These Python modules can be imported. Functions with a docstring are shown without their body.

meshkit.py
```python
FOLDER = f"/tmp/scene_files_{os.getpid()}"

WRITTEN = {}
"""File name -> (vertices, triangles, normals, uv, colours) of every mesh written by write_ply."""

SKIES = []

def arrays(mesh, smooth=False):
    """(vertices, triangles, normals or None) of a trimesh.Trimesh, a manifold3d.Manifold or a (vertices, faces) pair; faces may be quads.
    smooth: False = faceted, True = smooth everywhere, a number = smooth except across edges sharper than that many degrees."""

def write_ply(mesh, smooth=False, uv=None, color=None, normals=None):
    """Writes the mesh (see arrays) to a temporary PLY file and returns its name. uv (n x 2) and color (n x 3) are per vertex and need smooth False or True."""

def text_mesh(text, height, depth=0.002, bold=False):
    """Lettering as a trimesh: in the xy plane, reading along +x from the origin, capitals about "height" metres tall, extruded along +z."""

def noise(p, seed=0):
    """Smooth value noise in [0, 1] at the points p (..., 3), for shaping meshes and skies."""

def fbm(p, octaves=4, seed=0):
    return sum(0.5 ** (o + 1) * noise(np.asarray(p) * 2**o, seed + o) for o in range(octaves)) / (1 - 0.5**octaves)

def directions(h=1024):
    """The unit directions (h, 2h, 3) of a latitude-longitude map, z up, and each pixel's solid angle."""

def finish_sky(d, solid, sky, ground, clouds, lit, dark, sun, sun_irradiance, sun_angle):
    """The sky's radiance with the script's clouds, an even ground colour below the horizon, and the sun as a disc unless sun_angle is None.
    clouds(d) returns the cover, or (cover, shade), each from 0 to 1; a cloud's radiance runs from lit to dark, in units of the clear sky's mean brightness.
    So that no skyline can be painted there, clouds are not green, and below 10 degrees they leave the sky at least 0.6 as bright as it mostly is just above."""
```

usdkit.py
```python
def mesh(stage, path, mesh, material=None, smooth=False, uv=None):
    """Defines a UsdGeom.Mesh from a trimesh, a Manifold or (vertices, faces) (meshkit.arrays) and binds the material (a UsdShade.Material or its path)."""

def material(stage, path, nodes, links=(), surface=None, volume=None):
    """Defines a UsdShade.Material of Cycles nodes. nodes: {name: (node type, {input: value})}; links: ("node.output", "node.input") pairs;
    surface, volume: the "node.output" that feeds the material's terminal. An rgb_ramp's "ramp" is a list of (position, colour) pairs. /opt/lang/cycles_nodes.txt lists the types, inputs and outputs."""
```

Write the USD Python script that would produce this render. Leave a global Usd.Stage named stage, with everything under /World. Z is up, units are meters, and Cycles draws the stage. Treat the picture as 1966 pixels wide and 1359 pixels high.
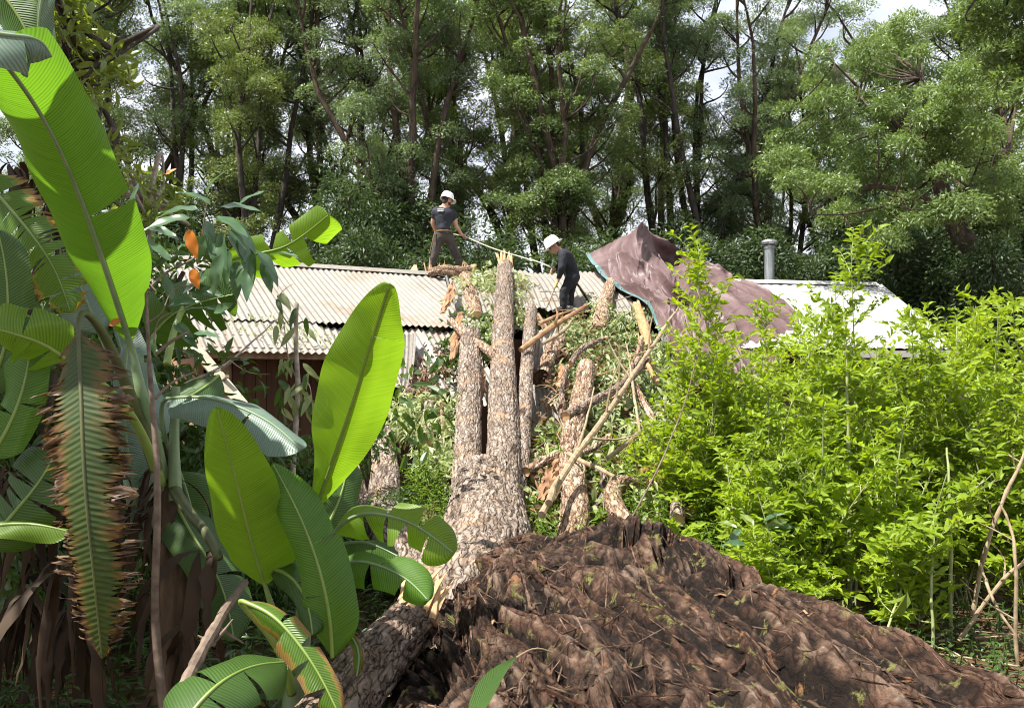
import math, random
import numpy as np, trimesh, manifold3d, usdkit, meshkit
from scipy.spatial import cKDTree
from scipy.interpolate import CubicSpline, RBFInterpolator
from pxr import Usd, UsdGeom, UsdLux, UsdShade, Sdf, Gf, Vt

stage = Usd.Stage.CreateInMemory()
UsdGeom.SetStageUpAxis(stage, 'Z')
UsdGeom.SetStageMetersPerUnit(stage, 1.0)
UsdGeom.Xform.Define(stage, '/World')
UsdGeom.Scope.Define(stage, '/World/Looks')
LK = '/World/Looks/'
PI = math.pi

# ------------------------------------------------------------------ camera, sky, sun, exposure
F, CX, HY, CZ = 1703.0, 983.0, 750.0, 1.6          # focal length in photo pixels, centre column, horizon row, eye height
cam = UsdGeom.Camera.Define(stage, '/World/camera')
cam.AddTranslateOp().Set(Gf.Vec3d(0, 0, CZ))
cam.AddRotateXOp().Set(90.0)
cam.CreateHorizontalApertureAttr(36.0)
cam.CreateVerticalApertureAttr(36.0 * 707 / 1024)
cam.CreateFocalLengthAttr(36.0 * F / 1966)
cam.CreateVerticalApertureOffsetAttr(36.0 * (HY - 679.5) / 1966)
cam.CreateClippingRangeAttr(Gf.Vec2f(0.05, 2000))
cam.CreateExposureAttr(1.36)

SUN = np.array([-0.42, -0.24, 0.87]); SUN /= np.linalg.norm(SUN)
ELEV, ROT = math.asin(SUN[2]), math.atan2(SUN[0], SUN[1])
sky = UsdLux.DomeLight.Define(stage, '/World/sky')
skym = usdkit.material(stage, LK + 'sky', {
    'tc': ('texture_coordinate', {}),
    'map': ('mapping', {'scale': (1.2, 1.2, 2.6)}),
    'n': ('noise_texture', {'scale': 1.6, 'detail': 7.0, 'roughness': 0.6}),
    'r': ('rgb_ramp', {'ramp': [(0.30, (0, 0, 0)), (0.52, (1, 1, 1))]}),
    's': ('sky_texture', {'sky_type': 'single_scattering', 'sun_disc': False, 'sun_elevation': ELEV, 'sun_rotation': ROT, 'altitude': 300.0, 'aerosol_density': 1.6}),
    'm': ('mix', {'mix_type': 'mix', 'color2': (6.6, 6.9, 7.5)}),
    'bg': ('background_shader', {'strength': 0.065})},
    [('tc.generated', 'map.vector'), ('map.vector', 'n.vector'), ('n.fac', 'r.fac'), ('r.color', 'm.fac'), ('s.color', 'm.color1'), ('m.color', 'bg.color')], surface='bg.background')
UsdShade.MaterialBindingAPI.Apply(sky.GetPrim()).Bind(skym)
for k, v in (('label', 'pale bright sky with thin white cloud behind the trees'), ('category', 'sky'), ('kind', 'structure')):
    sky.GetPrim().SetCustomDataByKey(k, v)
sun = UsdLux.DistantLight.Define(stage, '/World/sun')
sun.CreateNormalizeAttr(True); sun.CreateIntensityAttr(1.25); sun.CreateAngleAttr(0.5); sun.CreateColorAttr(Gf.Vec3f(1.0, 0.955, 0.88))
zx = SUN; xx = np.cross([0, 1, 0], zx); xx /= np.linalg.norm(xx); yx = np.cross(zx, xx)
sun.AddTransformOp().Set(Gf.Matrix4d(*[float(a) for row in ((*xx, 0), (*yx, 0), (*zx, 0), (0, 0, 30, 1)) for a in row]))

# ------------------------------------------------------------------ helpers
def P(px, py, D):
    return np.array([(px - CX) / F * D, D, CZ + (HY - py) / F * D])
used, LOC = {}, {}
def numbered(parent, name):
    k = (parent, name); n = used.get(k, 0); used[k] = n + 1
    return f'{parent}/{name}' if n == 0 else f'{parent}/{name}_{n:03d}'
def tag(p, label=None, cat=None, group=None, kind=None):
    p = p.GetPrim() if hasattr(p, 'GetPrim') else p
    for k, v in (('label', label), ('category', cat), ('group', group), ('kind', kind)):
        if v: p.SetCustomDataByKey(k, v)
    return p
def thing(name, label, cat, loc=(0, 0, 0), group=None, kind=None):
    path = numbered('/World', name)
    x = UsdGeom.Xform.Define(stage, path)
    x.AddTranslateOp().Set(Gf.Vec3d(*map(float, loc))); x.AddRotateZOp().Set(0.0); x.AddScaleOp().Set(Gf.Vec3f(1, 1, 1))
    LOC[path] = np.array(loc, float)
    tag(x, label, cat, group, kind)
    return path
def obj(name, mesh, mat, parent=None, label=None, cat=None, group=None, kind=None, smooth=False, uv=None):
    root = parent or '/World'
    path = numbered(root, name)
    V, Fc = np.asarray(mesh[0], float), np.asarray(mesh[1], int)
    if parent:
        top = '/'.join(parent.split('/')[:3])
        V = V - LOC.get(top, np.zeros(3))
    m = usdkit.mesh(stage, path, (V, Fc), mat, smooth=smooth, uv=uv)
    tag(m, label, cat, group, kind)
    return path
def copy_of(path, loc, rz=0.0, sc=1.0, label=None, group=None):
    name = path.split('/')[2]
    base = name.rsplit('_', 1)[0] if name.rsplit('_', 1)[-1].isdigit() else name
    new = numbered('/World', base)
    x = UsdGeom.Xform.Define(stage, new)
    x.GetPrim().GetReferences().AddInternalReference(path)
    x.GetPrim().SetInstanceable(True)
    place(new, loc, rz, sc)
    tag(x, label, None, group)
    return new
def place(path, loc, rz=0.0, sc=1.0):
    p = stage.GetPrimAtPath(path)
    p.GetAttribute('xformOp:translate').Set(Gf.Vec3d(*map(float, loc)))
    p.GetAttribute('xformOp:rotateZ').Set(float(rz))
    s = (sc, sc, sc) if np.ndim(sc) == 0 else sc
    p.GetAttribute('xformOp:scale').Set(Gf.Vec3f(*map(float, s)))
def tri(Fq):
    Fq = np.asarray(Fq, int)
    return np.vstack([Fq[:, [0, 1, 2]], Fq[:, [0, 2, 3]]]) if Fq.shape[1] == 4 else Fq
def cat(parts):
    V, Fc, U, n = [], [], [], 0
    for p in parts:
        V.append(p[0]); Fc.append(tri(p[1]) + n); n += len(p[0])
        if len(p) > 2: U.append(p[2])
    return (np.vstack(V), np.vstack(Fc)) + ((np.vstack(U),) if U else ())
def tm(m): return np.array(m.vertices), np.array(m.faces)
def unit(v): v = np.asarray(v, float); return v / (np.linalg.norm(v, axis=-1, keepdims=True) + 1e-12)
def spl(pts, n):
    pts = np.asarray(pts, float)
    if len(pts) == 2: return pts[0] + (pts[1] - pts[0]) * np.linspace(0, 1, n)[:, None]
    d = np.r_[0, np.cumsum(np.linalg.norm(np.diff(pts[:, :3], axis=0), axis=1))]
    return CubicSpline(d / d[-1], pts, bc_type='natural')(np.linspace(0, 1, n))
def frames(p, up=None):
    t = unit(np.gradient(p, axis=0))
    a = np.zeros_like(p)
    u = np.array([0, 0, 1.0]) if up is None else np.asarray(up, float)
    if abs(t[0] @ u) > 0.95: u = np.array([1.0, 0, 0])
    for i in range(len(p)):
        u = u - (u @ t[i]) * t[i]; u /= np.linalg.norm(u) + 1e-12; a[i] = u
    return t, a, np.cross(t, a)
def grid_faces(n, m, wrap=False):
    i, j = np.meshgrid(np.arange(n - 1), np.arange(m if wrap else m - 1), indexing='ij')
    k = (j + 1) % m
    return np.stack([i * m + j, i * m + k, (i + 1) * m + k, (i + 1) * m + j], -1).reshape(-1, 4)
def tube(pts, radii, sides=8, n=None, caps=True):
    p = spl(pts, n) if n else np.asarray(pts, float)
    r = np.interp(np.linspace(0, 1, len(p)), np.linspace(0, 1, len(np.atleast_1d(radii))), np.atleast_1d(radii))
    t, a, b = frames(p)
    th = np.arange(sides) * 2 * PI / sides
    V = p[:, None] + r[:, None, None] * (np.cos(th)[None, :, None] * a[:, None] + np.sin(th)[None, :, None] * b[:, None])
    V = V.reshape(-1, 3); Fc = tri(grid_faces(len(p), sides, True))
    if caps:
        c0, c1 = len(V), len(V) + 1; e = (len(p) - 1) * sides; k = np.arange(sides)
        V = np.vstack([V, p[0], p[-1]])
        Fc = np.vstack([Fc, np.stack([np.full(sides, c0), (k + 1) % sides, k], 1), np.stack([np.full(sides, c1), e + k, e + (k + 1) % sides], 1)])
    return V, Fc
def box(c, s, R=None):
    m = trimesh.creation.box(s); V = np.array(m.vertices)
    if R is not None: V = V @ np.asarray(R).T
    return V + np.asarray(c, float), np.array(m.faces)
def beam(a, b, w, h, up=(0, 0, 1)):
    a, b = np.asarray(a, float), np.asarray(b, float); d = b - a; L = np.linalg.norm(d); x = d / L
    y = unit(np.cross(up, x)); z = np.cross(x, y)
    return box((a + b) / 2, (L, w, h), np.stack([x, y, z], 1))

def leaf_cards(base, d, nrm, L, W, detail=2, fold=0.25, droop=0.25):
    """Leaf blades: detail 1 = a rhombus, 2 = a folded, curved blade of eight triangles."""
    n = len(base); d = unit(d); nrm = unit(nrm - (nrm * d).sum(1, keepdims=True) * d); s = np.cross(d, nrm)
    L, W = np.broadcast_to(L, (n,))[:, None], np.broadcast_to(W, (n,))[:, None]
    if detail == 1:
        V = np.stack([base, base + d * L * .45 + s * W * .5, base + d * L - nrm * L * droop * .4, base + d * L * .45 - s * W * .5], 1)
        f = np.array([[0, 1, 2], [0, 2, 3]]); k = 4
    else:
        def pt(t, x, up=0): return base + d * L * t + s * W * x + nrm * (W * up - L * droop * t * t)
        V = np.stack([pt(0, 0), pt(.28, .46, fold), pt(.28, -.46, fold), pt(.3, 0), pt(.66, .40, fold), pt(.66, -.40, fold), pt(.68, 0), pt(1, 0)], 1)
        f = np.array([[0, 3, 1], [0, 2, 3], [1, 3, 6], [1, 6, 4], [3, 2, 5], [3, 5, 6], [4, 6, 7], [6, 5, 7]]); k = 8
    return V.reshape(-1, 3), (np.arange(n)[:, None, None] * k + f[None]).reshape(-1, 3)

def leaf_blade(base, d, nrm, L, W, fold=.2, droop=.25, twist=0.0, n=11, m=7):
    """One oval leaf as a fine curved blade."""
    d = unit(d); nrm = unit(np.asarray(nrm, float) - (np.asarray(nrm) @ d) * d); s = np.cross(d, nrm)
    u = np.linspace(0, 1, n); w = W * .5 * np.sin(PI * u ** .82) ** .75 * (1 - .25 * u); w[0], w[-1] = .02 * W, .0
    x = np.linspace(-1, 1, m)
    V = base + d * (L * u)[:, None, None] + s * (w[:, None] * x[None])[..., None] + nrm * (fold * w[:, None] * np.abs(x)[None] ** 1.5 - L * droop * (u ** 2)[:, None] + .05 * W * np.sin(u * 14)[:, None] * x[None] + twist * w[:, None] * x[None] * u[:, None])[..., None]
    return V.reshape(-1, 3), tri(grid_faces(n, m))

# ------------------------------------------------------------------ materials
def M(name, nodes, links, surface='p.BSDF'):
    return usdkit.material(stage, LK + name, nodes, links, surface=surface)
def leaf_mat(name, ramp, trans, mixf=0.4, rough=0.45, spec=0.5, nscale=0.6):
    """ramp: leaf colours picked at random per leaf; trans: how light shining through is tinted."""
    return M(name, {
        'g': ('geometry', {}), 'r': ('rgb_ramp', {'ramp': ramp}),
        'n': ('noise_texture', {'scale': nscale, 'detail': 3.0}),
        'ad': ('math', {'math_type': 'multiply_add', 'value2': 0.55, 'value3': 0.0}),
        'a2': ('math', {'math_type': 'multiply_add', 'value2': 0.75}),
        'p': ('principled_bsdf', {'roughness': rough, 'specular_ior_level': spec}),
        'tm': ('mix', {'mix_type': 'multiply', 'fac': 1.0, 'color2': trans}),
        't': ('translucent_bsdf', {}), 'x': ('mix_closure', {'fac': mixf})},
        [('g.random_per_island', 'ad.value1'), ('g.position', 'n.vector'), ('n.fac', 'a2.value1'), ('ad.value', 'a2.value3'), ('a2.value', 'r.fac'),
         ('r.color', 'p.base_color'), ('r.color', 'tm.color1'), ('tm.color', 't.color'), ('p.BSDF', 'x.closure1'), ('t.BSDF', 'x.closure2')], surface='x.closure')
def noisy(name, c1, c2, scale=6, rough=0.7, spec=0.3, bump=0.3, dist=0.02, stretch=(1, 1, 1), detail=5.0, lo=.3, hi=.7, metallic=0.0):
    return M(name, {
        'g': ('geometry', {}), 'mp': ('mapping', {'scale': stretch}), 'n': ('noise_texture', {'scale': float(scale), 'detail': detail, 'roughness': 0.6}),
        'r': ('rgb_ramp', {'ramp': [(lo, c1), (hi, c2)]}), 'b': ('bump', {'strength': bump, 'distance': dist}),
        'p': ('principled_bsdf', {'roughness': rough, 'specular_ior_level': spec, 'metallic': metallic})},
        [('g.position', 'mp.vector'), ('mp.vector', 'n.vector'), ('n.fac', 'r.fac'), ('r.color', 'p.base_color'), ('n.fac', 'b.height'), ('b.normal', 'p.normal')])
def bark_mat(name, crack, plate_ramp, rough=0.85, moss=None, fleck=None, cl=0.12, ch=0.5, vs=27.0, vstretch=(1.0, .115, .42), vw=0.075, fib=0.0):
    """st.x holds the depth of the bark (0 in a crack, 1 on a plate), st.y the plate's own tone."""
    nodes = {
        'a': ('attribute', {'attribute': 'st'}), 's': ('separate_xyz', {}), 'g': ('geometry', {}),
        'n': ('noise_texture', {'scale': 26.0, 'detail': 6.0, 'roughness': 0.7}),
        'tone': ('math', {'math_type': 'multiply_add', 'value2': 0.55}), 'nm': ('math', {'math_type': 'multiply', 'value2': 0.6}),
        'r': ('rgb_ramp', {'ramp': plate_ramp}), 'cr': ('rgb_ramp', {'ramp': [(cl, (0, 0, 0)), (ch, (1, 1, 1))]}),
        'm': ('mix', {'mix_type': 'mix', 'color1': crack}), 'b': ('bump', {'strength': 0.8, 'distance': 0.012}),
        'p': ('principled_bsdf', {'roughness': rough, 'specular_ior_level': 0.2})}
    links = [('a.vector', 's.vector'), ('g.position', 'n.vector'), ('s.y', 'tone.value1'), ('n.fac', 'nm.value1'), ('nm.value', 'tone.value3'), ('tone.value', 'r.fac'),
             ('s.x', 'cr.fac'), ('cr.color', 'm.fac'), ('r.color', 'm.color2'), ('n.fac', 'b.height'), ('b.normal', 'p.normal')]
    nodes |= {'wn': ('noise_texture', {'scale': 7.0, 'detail': 3.0}), 'wm': ('vector_math', {'math_type': 'multiply_add', 'vector2': (.13, .30, .13)}), 'vm': ('mapping', {'scale': vstretch}),
              'vo': ('voronoi_texture', {'scale': vs, 'feature': 'distance_to_edge', 'randomness': 1.0}), 'vr': ('rgb_ramp', {'ramp': [(0.0, (.16, .125, .10)), (vw * .6, (.60, .55, .50)), (vw * 2.6, (1, 1, 1))]}),
              'fn': ('noise_texture', {'scale': 30.0, 'detail': 6.0, 'roughness': 0.75}), 'fm': ('mapping', {'scale': (1.6, .6, 1.6) if fib else (1.0, .22, .8)}), 'fr': ('rgb_ramp', {'ramp': [(0.34, (.16, .13, .12)), (0.50, (.85, .85, .85)), (0.66, (1.45, 1.42, 1.4))]}),
              'mv': ('mix', {'mix_type': 'multiply', 'fac': .9 if fib else .72}), 'mf': ('mix', {'mix_type': 'multiply', 'fac': max(fib, .45)}), 'hb': ('rgb_to_bw', {}), 'hm': ('math', {'math_type': 'multiply_add', 'value2': 1.0 if not fib else .25}), 'hf': ('math', {'math_type': 'multiply', 'value2': .45 + 1.6 * fib}),
              'b2': ('bump', {'strength': 1.0, 'distance': 0.014 + .02 * fib})}
    links += [('g.position', 'wn.vector'), ('wn.color', 'wm.vector1'), ('g.position', 'wm.vector3'), ('wm.vector', 'vm.vector'), ('vm.vector', 'vo.vector'), ('vo.distance', 'vr.fac'), ('wm.vector', 'fm.vector'), ('fm.vector', 'fn.vector'), ('fn.fac', 'fr.fac'),
              ('m.color', 'mv.color1'), ('vr.color', 'mv.color2'), ('mv.color', 'mf.color1'), ('fr.color', 'mf.color2'), ('vr.color', 'hb.color'), ('fn.fac', 'hf.value1'), ('hb.val', 'hm.value1'), ('hf.value', 'hm.value3'), ('hm.value', 'b2.height'), ('b.normal', 'b2.normal')]
    links[links.index(('b.normal', 'p.normal'))] = ('b2.normal', 'p.normal')
    last = 'mf.color'
    for i, layer in enumerate([x for x in (moss, fleck) if x]):
        col, scale, lo, hi = layer
        nodes[f'mn{i}'] = ('noise_texture', {'scale': scale, 'detail': 7.0, 'roughness': 0.68}); nodes[f'mr{i}'] = ('rgb_ramp', {'ramp': [(lo, (0, 0, 0)), (hi, (1, 1, 1))]}); nodes[f'mm{i}'] = ('mix', {'mix_type': 'mix', 'color2': col})
        nodes[f'mo{i}'] = ('mapping', {'location': (3.1 + 7 * i, 1.7, 0.4)})
        links += [('g.position', f'mo{i}.vector'), (f'mo{i}.vector', f'mn{i}.vector'), (f'mn{i}.fac', f'mr{i}.fac'), (f'mr{i}.color', f'mm{i}.fac'), (last, f'mm{i}.color1')]
        last = f'mm{i}.color'
    links.append((last, 'p.base_color'))
    return M(name, nodes, links)
def blade_mat(name, top, vein, trans, mixf=0.5, brown=None, rough=0.38, freq=44.0):
    """Banana blade: st.x runs from edge to edge through the midrib at 0.5, st.y is metres along the midrib."""
    nodes = {
        'a': ('attribute', {'attribute': 'st'}), 's': ('separate_xyz', {}), 'g': ('geometry', {}),
        'mx': ('math', {'math_type': 'subtract', 'value2': 0.5}), 'ax': ('math', {'math_type': 'absolute'}),
        'sk': ('math', {'math_type': 'multiply_add', 'value2': -0.10}),
        'fq': ('math', {'math_type': 'multiply', 'value2': freq * 2 * PI}), 'sn': ('math', {'math_type': 'sine'}),
        'c': ('combine_xyz', {}), 'fn': ('noise_texture', {'scale': 1.0, 'detail': 3.0}), 'mp': ('mapping', {'scale': (2.0, freq * 2.0, 1.0)}),
        'big': ('noise_texture', {'scale': 7.0, 'detail': 5.0}),
        'sh': ('math', {'math_type': 'power', 'value2': 2.2}), 'ab': ('math', {'math_type': 'absolute'}), 'sum': ('math', {'math_type': 'multiply_add', 'value2': -0.45, 'value3': 0.52}), 'fm': ('math', {'math_type': 'multiply_add', 'value2': 0.48}), 'sum2': ('math', {'math_type': 'multiply_add', 'value2': 0.30}),
        'r': ('rgb_ramp', {'ramp': [(0.34, vein), (0.58, top), (0.95, tuple(min(1, 1.25 * x) for x in top))]}),
        'b': ('bump', {'strength': 0.5, 'distance': 0.006}),
        'p': ('principled_bsdf', {'roughness': rough, 'specular_ior_level': 0.5}),
        'tm': ('mix', {'mix_type': 'multiply', 'fac': 1.0, 'color2': trans}), 't': ('translucent_bsdf', {}), 'x': ('mix_closure', {'fac': mixf})}
    links = [('a.vector', 's.vector'), ('s.x', 'mx.value1'), ('mx.value', 'ax.value1'), ('ax.value', 'sk.value1'), ('s.y', 'sk.value3'), ('sk.value', 'fq.value1'), ('fq.value', 'sn.value1'),
             ('s.x', 'c.x'), ('sk.value', 'c.y'), ('c.vector', 'mp.vector'), ('mp.vector', 'fn.vector'), ('g.position', 'big.vector'),
             ('sn.value', 'ab.value1'), ('ab.value', 'sh.value1'), ('sh.value', 'sum.value1'), ('fn.fac', 'fm.value1'), ('sum.value', 'fm.value3'), ('big.fac', 'sum2.value1'), ('fm.value', 'sum2.value3'), ('sum2.value', 'r.fac'),
             ('sum.value', 'b.height'), ('b.normal', 'p.normal'), ('p.BSDF', 'x.closure1'), ('t.BSDF', 'x.closure2')]
    last = 'r.color'
    if brown:
        col, lo, hi = brown
        nodes |= {'bn': ('noise_texture', {'scale': 1.0, 'detail': 4.0, 'roughness': 0.7}), 'bmp': ('mapping', {'scale': (2.0, 16.0, 1.0)}), 'bs': ('math', {'math_type': 'multiply_add', 'value2': 0.7}),
                  'br': ('rgb_ramp', {'ramp': [(lo, (0, 0, 0)), (hi, (1, 1, 1))]}), 'bc': ('rgb_ramp', {'ramp': col}), 'bm': ('mix', {'mix_type': 'mix'})}
        links += [('c.vector', 'bmp.vector'), ('bmp.vector', 'bn.vector'), ('bn.fac', 'bs.value1'), ('ax.value', 'bs.value3'), ('bs.value', 'br.fac'), ('bs.value', 'bc.fac'), ('br.color', 'bm.fac'), (last, 'bm.color1'), ('bc.color', 'bm.color2')]
        last = 'bm.color'
    links += [(last, 'p.base_color'), (last, 'tm.color1'), ('tm.color', 't.color')]
    return M(name, nodes, links, surface='x.closure')

m_gum = [leaf_mat('gum_leaf_' + n, r, (1.6, 1.7, 0.7), 0.34, 0.38, 0.45, 0.35) for n, r in (
    ('deep', [(0.1, (.055, .095, .030)), (0.5, (.160, .220, .070)), (0.9, (.31, .36, .135)), (1.0, (.30, .21, .09))]),
    ('grey', [(0.1, (.058, .095, .046)), (0.5, (.160, .215, .110)), (0.9, (.30, .36, .21)), (1.0, (.27, .24, .15))]),
    ('olive', [(0.1, (.070, .100, .032)), (0.5, (.175, .220, .074)), (0.85, (.30, .345, .14)), (1.0, (.33, .22, .10))]))]
m_bushleaf = leaf_mat('dark_bush_leaf', [(0.1, (.022, .042, .016)), (0.55, (.062, .095, .036)), (1.0, (.15, .18, .085))], (1.5, 1.6, .7), 0.3, 0.45, 0.35, 0.8)
m_shrub = leaf_mat('shrub_leaf', [(0.1, (.085, .145, .012)), (0.45, (.235, .33, .026)), (0.85, (.40, .47, .06)), (1.0, (.52, .46, .09))], (1.75, 1.65, 0.5), 0.45, 0.45, 0.28, 1.2)
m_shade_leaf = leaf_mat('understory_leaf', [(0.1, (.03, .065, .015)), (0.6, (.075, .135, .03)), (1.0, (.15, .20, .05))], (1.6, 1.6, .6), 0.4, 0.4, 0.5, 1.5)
m_cutleaf = leaf_mat('cut_foliage', [(0.1, (.12, .16, .05)), (0.42, (.31, .36, .17)), (0.75, (.56, .57, .37)), (1.0, (.50, .38, .20))], (1.3, 1.25, .8), 0.3, 0.5, 0.4, 1.0)
m_weed = leaf_mat('weed_leaf', [(0.1, (.06, .11, .012)), (0.6, (.15, .24, .025)), (1.0, (.27, .33, .05))], (1.7, 1.6, .6), 0.42, 0.45, 0.45, 2.0)
m_dryleaf = leaf_mat('dry_leaf', [(0.1, (.06, .035, .018)), (0.5, (.17, .10, .05)), (1.0, (.36, .25, .13))], (1.2, 1.0, .7), 0.2, 0.7, 0.3, 3.0)
m_yellowshrub = leaf_mat('yellow_green_leaf', [(0.1, (.07, .12, .02)), (0.5, (.19, .25, .05)), (0.9, (.34, .36, .10)), (1.0, (.42, .33, .05))], (1.5, 1.4, .7), 0.42, 0.35, 0.55, 2.0)
m_sapleaf = leaf_mat('sapling_leaf', [(0.1, (.045, .10, .045)), (0.55, (.085, .16, .075)), (1.0, (.14, .21, .10))], (1.5, 1.5, .7), 0.3, 0.27, 0.8, 4.0)
m_orangeleaf = leaf_mat('orange_leaf', [(0.1, (.50, .15, .02)), (1.0, (.72, .27, .03))], (1.2, 1.0, .7), 0.35, 0.4, 0.4, 18.0)

m_trunk = noisy('gum_trunk', (.022, .019, .017), (.085, .070, .060), 7, 0.9, 0.15, 0.7, 0.04, (1, 1, 0.22))
m_trunk2 = noisy('brown_trunk', (.028, .021, .016), (.11, .082, .062), 7, 0.9, 0.15, 0.7, 0.04, (1, 1, 0.3))
m_bark = bark_mat('furrowed_bark', (.075, .052, .038), [(0.1, (.18, .135, .105)), (0.5, (.26, .21, .17)), (0.95, (.35, .295, .25))], fleck=((.38, .24, .14), 2.2, .54, .72))
m_bark2 = bark_mat('reddish_bark', (.075, .042, .026), [(0.1, (.22, .135, .085)), (0.5, (.36, .245, .165)), (0.95, (.50, .40, .31))])
m_bark_in = noisy('inner_bark', (.13, .065, .035), (.40, .24, .13), 9, 0.8, 0.2, 0.8, 0.02, (1, .3, 1))
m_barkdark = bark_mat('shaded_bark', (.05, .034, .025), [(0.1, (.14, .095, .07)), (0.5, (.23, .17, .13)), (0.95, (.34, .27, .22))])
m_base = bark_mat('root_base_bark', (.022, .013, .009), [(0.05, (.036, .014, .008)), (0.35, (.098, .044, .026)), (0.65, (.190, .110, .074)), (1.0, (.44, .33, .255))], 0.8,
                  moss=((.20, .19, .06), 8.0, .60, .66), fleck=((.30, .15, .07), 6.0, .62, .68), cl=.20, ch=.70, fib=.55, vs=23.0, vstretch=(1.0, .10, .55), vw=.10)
m_wood = noisy('fresh_wood', (.42, .24, .11), (.66, .45, .25), 22, 0.7, 0.2, 0.4, 0.01, (1, 1, .15))
m_stick = noisy('pale_stick', (.15, .105, .060), (.36, .28, .18), 16, 0.75, 0.25, 0.3, 0.01)
m_stick2 = noisy('orange_stick', (.24, .125, .055), (.45, .27, .14), 16, 0.75, 0.25, 0.3, 0.01)
m_greytwig = noisy('grey_twig', (.17, .135, .105), (.40, .34, .28), 20, 0.75, 0.25, 0.4, 0.01)
m_saptwig = noisy('sapling_bark', (.085, .058, .042), (.22, .165, .125), 18, 0.75, 0.25, 0.4, 0.01)
m_greenstem = noisy('green_stem', (.16, .20, .07), (.33, .34, .16), 10, 0.5, 0.4, 0.2, 0.01)
m_roof = M('weathered_iron', {
    'g': ('geometry', {}), 'n': ('noise_texture', {'scale': 0.85, 'detail': 7.0, 'roughness': 0.65}), 'n2': ('noise_texture', {'scale': 14.0, 'detail': 4.0}),
    'r': ('rgb_ramp', {'ramp': [(0.34, (.205, .188, .165)), (0.52, (.250, .232, .208)), (0.64, (.215, .172, .135)), (0.74, (.155, .105, .070))]}),
    'r2': ('rgb_ramp', {'ramp': [(0.3, (.68, .66, .62)), (0.6, (1, 1, 1))]}), 'm': ('mix', {'mix_type': 'multiply', 'fac': 0.7}),
    'p': ('principled_bsdf', {'roughness': 0.55, 'specular_ior_level': 0.4, 'metallic': 0.1})},
    [('g.position', 'n.vector'), ('g.position', 'n2.vector'), ('n.fac', 'r.fac'), ('n2.fac', 'r2.fac'), ('r.color', 'm.color1'), ('r2.color', 'm.color2'), ('m.color', 'p.base_color')])
m_whiteroof = noisy('white_roof_paint', (.40, .395, .385), (.46, .455, .45), 1.2, 0.5, 0.4, 0.05, 0.005)
m_board = noisy('brown_boards', (.060, .032, .020), (.105, .058, .036), 9, 0.75, 0.25, 0.2, 0.01, (1, 1, .15))
m_gable = noisy('orange_brown_wall', (.23, .125, .075), (.30, .17, .105), 5, 0.8, 0.2, 0.1, 0.01)
m_timber = noisy('old_timber', (.16, .10, .065), (.33, .24, .165), 9, 0.8, 0.25, 0.3, 0.01, (1, 1, 1))
m_cream = noisy('cream_gutter_paint', (.24, .21, .14), (.40, .37, .28), 9, 0.5, 0.4, 0.1, 0.01)
m_inside = noisy('dark_interior', (.02, .017, .014), (.04, .033, .027), 4, 0.9, 0.1, 0.1, 0.01)
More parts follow.
